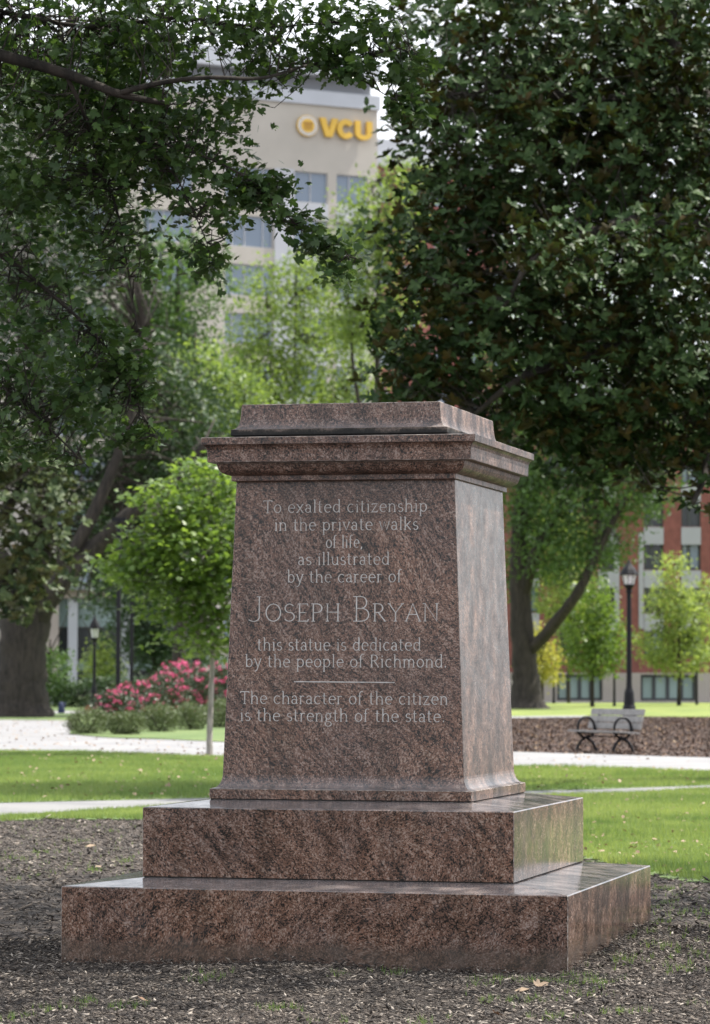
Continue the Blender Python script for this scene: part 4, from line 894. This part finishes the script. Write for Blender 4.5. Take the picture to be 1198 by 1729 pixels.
slab_part(FT, 'ground_floor', M['stonew'], tw_, xl, xr-.05, 0, 3.2, .15, .15)
# building stepping back to the right of it
F2 = Facade(700, 330, R(28)); w2 = empty('brick_block', F2.P(0, 0, -8)); tag(w2, 'red brick block with white upper bands, stepping back right of the tower', 'building')
x0_, x1_ = F2.at(600, 260)[0], F2.at(860, 260)[0]
zb0, zb1, zb2 = F2.at(655, 281)[1], F2.at(655, 262)[1], F2.at(655, 236)[1]
mbx = MB(); FT2h = []
for i in range(9):
    for k in range(10):
        a_ = x0_+2+i*3.4; zz = zb0-3.6-k*4.1
        if zz > 1 and a_+1.8 < x1_: FT2h.append((a_, a_+1.8, zz, zz+2.1))
F2.wall(mbx, x0_, x1_, -1, zb0, FT2h); F2.body(mbx, x0_, x1_, -1, zb0, 16); mbx.build('wall', M['redbrick'], w2, world=True)
for h in FT2h: F2.window(w2, *h, (.5,), M['glass'], M['white'])
slab_part(F2, 'white_band', M['white'], w2, x0_, x1_, zb0+.003, zb1, .3, 14); slab_part(F2, 'grey_band', M['lightmetal'], w2, x0_, x1_, zb1+.003, zb2, .1, 14)

# sign on the tower
m_sign = empty('building_sign', FT.P(0, FT.at(560, 215)[1], .2)); tag(m_sign, 'golden VCU letters with a round temple seal high on the beige tower', 'sign')
def plate(name, polys, mt, parent, out, th):
    mbx = MB()
    for pl in polys:
        k = len(pl); mbx.add([FT.P(a, z, out) for a, z in pl]+[FT.P(a, z, out-th) for a, z in pl], [tuple(range(k)), tuple(range(2*k-1, k-1, -1))]+[(i, k+i, k+(i+1) % k, (i+1) % k) for i in range(k)])
    o = mbx.build(name, mt, parent, world=True)
    return o
def cell(px0, px1, ytop_, ybot):
    a0, z1_ = FT.at(px0, ytop_); a1 = FT.at(px1, ytop_)[0]; z0_ = FT.at(px0, ybot)[1]
    return lambda x, y: (a0+(a1-a0)*x, z0_+(z1_-z0_)*y)
cV = cell(536, 567, 198.5, 230.5); cC = cell(565.5, 594, 201, 235); cU = cell(596, 624.5, 204, 237)
# skew: the rows of letters run level in the world, so the cells share the same z range
zA, zB = FT.at(551, 200.5)[1], FT.at(551, 232)[1]
def lc(px0, px1):
    a0, a1 = FT.at(px0, 215)[0], FT.at(px1, 215)[0]; return lambda x, y: (a0+(a1-a0)*x, zB+(zA-zB)*y)
cV, cC, cU = lc(536, 567.5), lc(565.5, 594), lc(596, 624.5)
plate('letter_v', [[cV(*p) for p in [(0, 1), (.32, 1), (.5, .34), (.68, 1), (1, 1), (.68, 0), (.32, 0)]][::-1]], M['gold'], m_sign, .45, .3)
def band(fn, cx_, cy_, ro, ri, a0, a1, n_=16, ry=1.0):
    out = [];
    for k in range(n_):
        t0, t1 = R(a0+(a1-a0)*k/n_), R(a0+(a1-a0)*(k+1)/n_)
        out.append([fn(cx_+ro[0]*math.cos(t0), cy_+ro[1]*math.sin(t0)), fn(cx_+ro[0]*math.cos(t1), cy_+ro[1]*math.sin(t1)), fn(cx_+ri[0]*math.cos(t1), cy_+ri[1]*math.sin(t1)), fn(cx_+ri[0]*math.cos(t0), cy_+ri[1]*math.sin(t0))])
    return out
plate('letter_c', band(cC, .52, .5, (.52, .53), (.22, .24), 35, 325), M['gold'], m_sign, .45, .3)
plate('letter_u', band(cU, .5, .36, (.5, .38), (.19, .13), 180, 360)+[[cU(0, .36), cU(.31, .36), cU(.31, 1), cU(0, 1)], [cU(.69, .36), cU(1, .36), cU(1, 1), cU(.69, 1)]], M['gold'], m_sign, .45, .3)
sa, sz = FT.at(516.5, 213); sr = (FT.at(534, 213)[0]-FT.at(499, 213)[0])/2; srz = (FT.at(516, 195)[1]-FT.at(516, 231)[1])/2
circ = lambda k_, n_=28: [(sa+sr*k_*math.cos(2*math.pi*i/n_), sz+srz*k_*math.sin(2*math.pi*i/n_)) for i in range(n_)]
plate('seal_rim', [circ(1.0)], M['gold'], m_sign, .30, .2); M['sealwhite'] = simple('seal_white', (.78, .76, .74), .5, .02, 1)
plate('seal_ring', [circ(.93)], M['sealwhite'], m_sign, .34, .1); plate('seal_disc', [circ(.66)], M['gold'], m_sign, .38, .1)
tp = []
fnn = lambda x, y: (sa+sr*x, sz+srz*y)
tp.append([fnn(-.48, .22), fnn(.48, .22), fnn(.48, .30), fnn(-.48, .30)])
for q in (-.3, -.1, .1, .3): tp.append([fnn(q-.035, -.38), fnn(q+.035, -.38), fnn(q+.035, .2), fnn(q-.035, .2)])
M['bronze'] = simple('seal_brown', (.30, .12, .03), .5, .05, 1)
plate('seal_emblem', tp, M['bronze'], m_sign, .42, .1)
M['ink'] = simple('seal_ink', (.25, .26, .28), .6, .05, 1)
marks = []
for q in range(26):
    t = 2*math.pi*q/26; ca, sa_ = math.cos(t), math.sin(t)
    P0 = lambda rr_, dt: fnn(rr_*math.cos(t+dt), rr_*math.sin(t+dt))
    marks.append([P0(.74, -.06), P0(.86, -.06), P0(.86, .05), P0(.74, .05)])
o = plate('seal_marks', marks, M['ink'], m_sign, .36, .1); o['kind'] = 'stuff'

# red brick building on the right
FB = Facade(1060, 186, R(0)); fx = lambda px: FB.at(px, 1000)[0]; fz = lambda py: FB.at(1060, py)[1]
rb_ = empty('brick_building', FB.P(0, 0, -8)); tag(rb_, 'red brick building with white framed windows and glazed ground floor behind the bench', 'building')
xL, xR = fx(830), fx(1500); zG = fz(1136); zT = fz(690); zbase = 0.0
hs = []; win = []
stepb = fz(915)-fz(988)
for (p0, p1) in [(1087, 1120), (1150, 1183), (1010, 1040), (945, 975), (880, 910), (1215, 1248), (1280, 1313)]:
    for k in range(-3, 3):
        zt = fz(915)-k*stepb; zb_ = zt-(fz(915)-fz(962))
        if zb_ > zG+.6 and zt < zT-.5: hs.append((fx(p0), fx(p1), zb_, zt))
mbx = MB(); FB.wall(mbx, xL, xR, zG, zT, hs); FB.body(mbx, xL, xR, 0, zT, 18); mbx.build('wall', M['redbrick'], rb_, world=True)
for h in hs:
    FB.window(rb_, *h, (.4,), M['dimglass'] if rnd.random() < .7 else M['glass'], M['dark'], fw=.12)
    if h[2]-zG > 1.2 : slab_part(FB, 'white_panel', M['panelg'], rb_, h[0], h[1], h[2]-1.0, h[2]-.03, .08, .08)
for p in (1082.5, 1041.5): slab_part(FB, 'white_strip', M['panelg'], rb_, fx(p-4.5), fx(p+3.6), fz(1062), fz(900), .1, .1)
gh = []; 
for p0, p1 in [(845, 860), (880, 902), (940, 1017), (1081, 1174), (1215, 1300), (1340, 1430)]: gh.append((fx(p0), fx(p1), .08, fz(1139)))
mbx = MB(); FB.wall(mbx, xL, xR, -.6, zG-.003, gh, .5); mbx.build('ground_floor_wall', M['stonew'], rb_, world=True)
for h in gh: FB.window(rb_, *h, (.25, .5, .75), M['greenglass'], M['dark'], rec=.45, fw=.14)
slab_part(FB, 'parapet', M['panelg'], rb_, xL, xR, zT+.003, zT+.5, .2, .6)

# modern building on the left
FL_ = Facade(120, 225, R(8)); lx = lambda px: FL_.at(px, 1100)[0]; lz = lambda py: FL_.at(120, py)[1]
lb_ = empty('modern_building', FL_.P(0, 0, -8)); tag(lb_, 'pale modern building with white columns and dark glass behind the old oak', 'building')
zt = lz(996)
mbx = MB(); hl = [(lx(98.5), lx(300), .4, lz(1010))]
FL_.wall(mbx, lx(-400), lx(330), -.6, zt, hl, 1.2); FL_.body(mbx, lx(-400), lx(330), -.6, zt, 20); mbx.build('wall', M['stonew'], lb_, world=True)
edges = [98.5, 116, 134, 152, 170, 190, 215, 240, 270, 300]
for i in range(len(edges)-1):
    a_, b_ = lx(edges[i]), lx(edges[i+1])
    FL_.window(lb_, a_, b_, .4, lz(1131)-.02, (), M['dimglass'], M['dark'], rec=1.1)
    FL_.window(lb_, a_, b_, lz(1116)+.02, lz(1058)-.02, (), M['dimglass'], M['dark'], rec=1.1)
    slab_part(FL_, 'green_spandrel', M['greenglass'], lb_, a_+.01, b_-.01, lz(1131), lz(1116), -1.0, .1)
    slab_part(FL_, 'green_spandrel', M['greenglass'], lb_, a_+.01, b_-.01, lz(1058), lz(1011), -1.0, .1)
for p in (122.5, 212, 290): 
    slab_part(FL_, 'column', M['lightmetal'], lb_, lx(p-8), lx(p+8), 0, lz(1010)-.01, -.1, .6)
slab_part(FL_, 'roof', M['greyroof'], lb_, lx(-400), lx(335), zt+.003, zt+.5, .8, 21)
FP = Facade(350, 205, R(0)); px_ = lambda p: FP.at(p, 1100)[0]; pz_ = lambda p: FP.at(350, p)[1]
pv = empty('low_building', FP.P(0, 0, -5)); tag(pv, 'low pale building with a blue grey band seen between young maple and pedestal', 'building')
mbx = MB(); FP.wall(mbx, px_(315), px_(600), -.5, pz_(1084), [(px_(330), px_(590), .3, pz_(1131))], .8); FP.body(mbx, px_(315), px_(600), -.5, pz_(1084), 10); mbx.build('wall', M['stonew'], pv, world=True)
slab_part(FP, 'blue_grey_band', M['lightmetal'], pv, px_(315), px_(600), pz_(1129), pz_(1109), .3, .3)
FP.window(pv, px_(330), px_(590), .3, pz_(1131), (.2, .4, .6, .8), M['dimglass'], M['dark'], rec=.7)
# low white wall and two small bags near the far left path
mbx = MB(); mbx.box(GD(82, 165)+upv*.35, (1.5, .4, .8), np.array([R0, F0, upv])); tag(mbx.build('low_wall', M['white']), 'low white wall block right of the massive oak trunk', 'wall')
def blob(name, px, D, h, w, mt, label, cat):
    b = GD(px, D); mbx = MB(); mbx.lathe(b, [(w*.8, 0), (w, h*.15), (w*.95, h*.5), (w*.7, h*.8), (w*.35, h*.95), (w*.1, h)], 10); mbx.tube([b+R0*w*.4+upv*h*.8, b+R0*w*.9+upv*h*.95, b+R0*w*1.1+upv*h*.5], [.03]*3, 5)
    return tag(mbx.build(name, mt, smooth=True), label, cat)
M['navy'] = simple('navy_cloth', (.02, .03, .08), .8); M['redc'] = simple('red_cloth', (.5, .02, .02), .7)
blob('bag', 105, 128, .46, .14, M['navy'], 'small navy blue bag standing by the far left path', 'bag')
blob('bag', 150, 128, .30, .20, M['redc'], 'small red bag on the ground left of the lamp post', 'bag')

# ------------------------------------------------------------------ far treeline behind everything
for i, (px, D, lab) in enumerate([(-350, 240, 'dark green park tree beyond the left frame edge'), (1450, 230, 'green tree behind the brick building end on the right')]):
    small(px, D, 900, [E_(px, 950, D, 150, 120, 5), E_(px, 760, D, 170, 140, 5)], 'oak', lab, 260, tr=.3, cr_=1.0, ls=.5)

# ------------------------------------------------------------------ mulch chips
def visible(P, m_=60):
    d = P-CAMP; dep = d@f; x = 599+FPX*(d@r)/dep; y = 864.5-FPX*(d@u)/dep
    return (x > -m_) & (x < 1198+m_) & (y < 1729+m_*1.5) & (dep > 2)
T_CHIP = (np.array([(0, 0, 0), (.45, .5, .0), (1, 0, 0), (.5, -.5, 0), (.5, 0, .55), (.45, 0, -.5)]), np.array([(0, 3, 4), (3, 2, 4), (2, 1, 4), (1, 0, 4), (3, 0, 5), (2, 3, 5), (1, 2, 5), (0, 1, 5)]))
m, n, b = mat('wood_chip'); at = N(n, 'ShaderNodeAttribute', attribute_name='tone')
rp = ramp(n, [(0, (.022, .018, .016)), (.35, (.074, .059, .049)), (.7, (.175, .142, .115)), (1, (.40, .35, .30))], at.outputs['Fac']); n.links.new(rp.outputs[0], b.inputs['Base Color']); b.inputs['Roughness'].default_value = .8
M['chip'] = m
def in_poly(x, y, poly):
    P = np.array([(p[0], p[1]) for p in poly]); ins = np.zeros(len(x), bool); j = len(P)-1
    for i in range(len(P)):
        c_ = ((P[i, 1] > y) != (P[j, 1] > y)) & (x < (P[j, 0]-P[i, 0])*(y-P[i, 1])/(P[j, 1]-P[i, 1]+1e-12)+P[i, 0]); ins ^= c_; j = i
    return ins
def chips(name, dmin, dmax, dens, smin, smax, avoid=()):
    wmax = dmax*640/FPX; n_ = int(dens*(dmax-dmin)*2*wmax)
    dd = rng.uniform(dmin, dmax, n_); la = rng.uniform(-wmax, wmax, n_)
    P = CAMP+R0*la[:, None]+F0*dd[:, None]; P[:, 2] = ground_h(P[:, 0], P[:, 1])
    ok = visible(P, 40) & ~((np.abs(P[:, 0]) < 1.435) & (np.abs(P[:, 1]) < 1.475))
    for a in avoid: ok &= ~in_poly(P[:, 0], P[:, 1], a)
    P = P[ok]; n_ = len(P)
    ln = rng.uniform(smin, smax, n_)*(rng.random(n_)**1.5*.9+.5); nr = np.array([0, 0, 1.])+rng.normal(size=(n_, 3))*.28; fw = rng.normal(size=(n_, 3)); fw[:, 2] *= .25
    ax = orient(nr, fw); V0, F_ = T_CHIP
    w = rng.uniform(.12, .42, n_); t = rng.uniform(.06, .22, n_)
    Vs = V0[None]*np.stack([ln, ln*w, ln*t], 1)[:, None, :]
    Wd = np.einsum('nvk,nkj->nvj', Vs, ax)+P[:, None, :]+np.array([0, 0, .004])
    edge = np.maximum(np.abs(P[:, 0])-1.43, np.abs(P[:, 1])-1.47); Wd[:, :, 2] += (np.clip(1-edge/.10, 0, 1)*rng.random(n_)*.035)[:, None]
    Fs = F_[None]+(np.arange(n_)*6)[:, None, None]
    tone = np.clip(rng.random(n_)**2.1+rng.normal(size=n_)*.05, 0, 1)
    o = bigmesh(name, Wd.reshape(-1, 3), Fs.reshape(-1, 3), M['chip'], tone=np.repeat(tone, 8))
    return tag(o, 'grey brown shredded wood mulch covering the ground round the pedestal', 'mulch', kind='stuff')
chips('wood_mulch', 14.2, 20.5, 4200, .012, .05)
chips('wood_mulch', 20.5, 39, 520, .025, .08, (lawn_left, lawn_right, [G(*p) for p in near_edge+far_edge]))

# ------------------------------------------------------------------ grass
T_TUFT = (np.array([(-.06, 0, 0), (.06, 0, 0), (.10, .25, 1.0), (.05, -.05, 0), (.13, .02, 0), (.40, -.15, .75), (-.13, .03, 0), (-.03, -.04, 0), (-.38, .05, .85)]), np.array([(0, 1, 2), (3, 4, 5), (6, 7, 8)]))
def grass_on(name, poly, dens, hmin, hmax, z, label, dmin=0, dmax=1e9, wid=1.0):
    P2 = np.array([(p[0], p[1]) for p in poly]); lat = (P2-CAMP[:2])@R0[:2]; dep = (P2-CAMP[:2])@F0[:2]
    d0, d1 = max(dep.min(), dmin), min(dep.max(), dmax); w = d1*640/FPX
    n_ = int(dens*(d1-d0)*2*w); dd = rng.uniform(d0, d1, n_); la = rng.uniform(-w, w, n_)
    P = CAMP+R0*la[:, None]+F0*dd[:, None]; P[:, 2] = z
    P = P[visible(P, 30) & in_poly(P[:, 0], P[:, 1], poly)]; n_ = len(P)
    if not n_: return
    yaw = rng.uniform(0, 6.28, n_); h = rng.uniform(hmin, hmax, n_)*(.7+.6*vnoise(P[:, 0], P[:, 1], 1.3, 5.))
    c_, s_ = np.cos(yaw), np.sin(yaw); ax = np.zeros((n_, 3, 3)); ax[:, 0, 0] = c_; ax[:, 0, 1] = s_; ax[:, 1, 0] = -s_; ax[:, 1, 1] = c_; ax[:, 2, 2] = 1
    V, F_ = leaf_arrays(T_TUFT, P, ax, h); tone = np.clip(rng.random(n_)*.55+.7*(vnoise(P[:, 0], P[:, 1], 1.6, 8.)-.3)+.4*(vnoise(P[:, 0], P[:, 1], .4, 3.)-.4), 0, 1)
    return tag(bigmesh(name, V, F_, M['grass'], tone=np.repeat(tone, 3)), label, 'grass', kind='stuff')
grass_on('grass', lawn_left, 900, .03, .07, .012, 'strip of short grass between the mulch and the near path on the left')
grass_on('grass', lawn_right, 900, .035, .08, .012, 'bright lawn grass right of the pedestal in front of the path')
grass_on('grass', lawn_mid, 420, .04, .09, .016, 'sunlit lawn grass beyond the near path', dmax=66)
# sparse sprigs in the mulch
spr = [(345, 1650), (850, 1655), (905, 1660), (965, 1662), (1000, 1682), (880, 1690), (905, 1695), (1180, 1700), (1050, 1715), (940, 1724), (820, 1690), (720, 1727), (560, 1722), (1090, 1590), (1120, 1575), (1110, 1610), (1140, 1640), (1060, 1630), (1180, 1620), (1150, 1560), (1120, 1500), (1170, 1480), (60, 1480), (30, 1485), (160, 1470), (130, 1422), (190, 1405), (210, 1455), (100, 1700), (150, 1690), (205, 1700), (30, 1715), (560, 1650), (480, 1700), (660, 1640), (1020, 1600), (980, 1650), (1195, 1560), (70, 1440), (20, 1450), (820, 1668), (1010, 1660), (1100, 1540), (1130, 1530)]
pts = []
for px, py in spr:
    g_ = G(px, py)
    for k in range(rnd.randint(9, 30)): pts.append((g_[0]+rnd.gauss(0, .06), g_[1]+rnd.gauss(0, .10), 0))
for k in range(260):
    g_ = G(rnd.uniform(985, 1230), rnd.uniform(1475, 1640)); pts.append((g_[0], g_[1], 0))
for k in range(260):
    g_ = G(rnd.uniform(-20, 240), rnd.uniform(1388, 1480)); pts.append((g_[0], g_[1], 0))
P = np.array(pts); P = P[~((np.abs(P[:, 0]) < 1.44) & (np.abs(P[:, 1]) < 1.48))]; P[:, 2] = ground_h(P[:, 0], P[:, 1]); n_ = len(P)
yaw = rng.uniform(0, 6.28, n_); ax = np.zeros((n_, 3, 3)); ax[:, 0, 0] = np.cos(yaw); ax[:, 0, 1] = np.sin(yaw); ax[:, 1, 0] = -np.sin(yaw); ax[:, 1, 1] = np.cos(yaw); ax[:, 2, 2] = 1
V, F_ = leaf_arrays(T_TUFT, P, ax, rng.uniform(.02, .05, n_)); tag(bigmesh('grass', V, F_, M['grass'], tone=np.repeat(rng.random(n_)*.3, 3)), 'thin green sprigs scattered in the wood mulch', 'grass', kind='stuff')

# litter scattered over the bed behind the bench
poly = [G(*p) for p in [(780, 1262), (866, 1270), (1198, 1280), (1300, 1282), (1300, 1216), (1198, 1212), (990, 1213), (866, 1214), (780, 1215)]]
n_ = 110000; dd = rng.uniform(55, 125, n_); la = rng.uniform(1.5, 16, n_); P = CAMP+R0*la[:, None]+F0*dd[:, None]; P[:, 2] = .02
P = P[in_poly(P[:, 0], P[:, 1], poly)]; n_ = len(P)
nr = np.array([0, 0, 1.])+rng.normal(size=(n_, 3))*.5
V, F_ = leaf_arrays(QD, P, orient(nr, rng.normal(size=(n_, 3))), rng.uniform(.04, .085, n_), 1.4)
m, n, b = mat('litter_leaf'); at = N(n, 'ShaderNodeAttribute', attribute_name='tone')
rp = ramp(n, [(0, (.03, .018, .014)), (.6, (.055, .034, .026)), (.9, (.095, .052, .034)), (.97, (.20, .11, .045)), (1, (.36, .26, .16))], at.outputs['Fac']); n.links.new(rp.outputs[0], b.inputs['Base Color']); b.inputs['Roughness'].default_value = .8
M['litterleaf'] = m
tag(bigmesh('leaf_litter', V, F_, m, tone=np.repeat(rng.random(n_), 2)), 'brown leaf litter covering the bed behind the bench', 'litter', kind='stuff')

# small dry leaves and clippings strewn on lawn and walks
def strew(poly, n0, d0, d1, z, label, lo=.03, hi=.08):
    dd = rng.uniform(d0, d1, n0); la = rng.uniform(-1, 1, n0)*d1*640/FPX; P = CAMP+R0*la[:, None]+F0*dd[:, None]; P[:, 2] = z
    P = P[in_poly(P[:, 0], P[:, 1], poly) & visible(P, 40)]; k = len(P)
    V, F_ = leaf_arrays(QD, P, orient(np.array([0, 0, 1.])+rng.normal(size=(k, 3))*.35, rng.normal(size=(k, 3))), rng.uniform(lo, hi, k), 1.5)
    tag(bigmesh('dry_leaves', V, F_, M['dead'], tone=np.repeat(rng.random(k)**.5, 2)), label, 'litter', kind='stuff')
strew(lawn_right, 2600, 26, 46, .05, 'small pale dry leaves strewn on the lawn right of the pedestal', .025, .06)
strew(lawn_mid, 1500, 40, 66, .07, 'small dry leaves strewn on the lawn beyond the near path')
strew([G(*p) for p in walk], 2500, 60, 110, .03, 'small brown leaves strewn on the pale gravel walk', .04, .10)

# fallen leaves one can pick out
def fallen(px, py, size, label, tone, curl=.3, rz=0.0):
    g_ = G(px, py); V, F_ = T_maple() if tone < .9 else T_quad(); V = V.copy(); V[:, 0] -= .5
    V[:, 2] += curl*(V[:, 1]**2)*1.6+curl*V[:, 0]**2*.8
    me = bpy.data.meshes.new('fallen_leaf'); me.from_pydata([tuple(v*size) for v in V], [], [tuple(map(int, t)) for t in F_])
    at = me.attributes.new('tone', 'FLOAT', 'FACE'); at.data.foreach_set('value', np.full(len(F_), tone, dtype=np.float32))
    o = link('fallen_leaf', me, M['dead']); o.location = (g_[0], g_[1], float(ground_h(g_[0], g_[1]))+.012); o.rotation_euler = (R(25), R(-8), rz)
    return tag(o, label, 'leaf', 'dry leaves fallen on the mulch')
fallen(914, 1674, .08, 'curled tan leaf on the mulch in front of the right base corner', .8, .5, .6)
fallen(881, 1681, .08, 'pale flat dry leaf just left of the curled tan one', 1.0, .1, .1)
fallen(240, 1688, .06, 'small red brown leaf on the mulch at lower left', .15, .4, 1.9)
fallen(838, 1722, .07, 'reddish leaf at the bottom edge right of centre', .2, .5, 2.4)
fallen(1078, 1468, .12, 'brown leaf at the lawn edge behind the right base corner', .3, .4, .4)
fallen(152, 1431, .11, 'pale dry leaf in the mulch at middle left', 1.0, .2, .3)
fallen(165, 1467, .09, 'pale curled dry leaf on the mulch just left of the step', .95, .3, 1.2)
fallen(150, 1600, .07, 'tan leaf lying left of the base slab', .9, .3, .9)
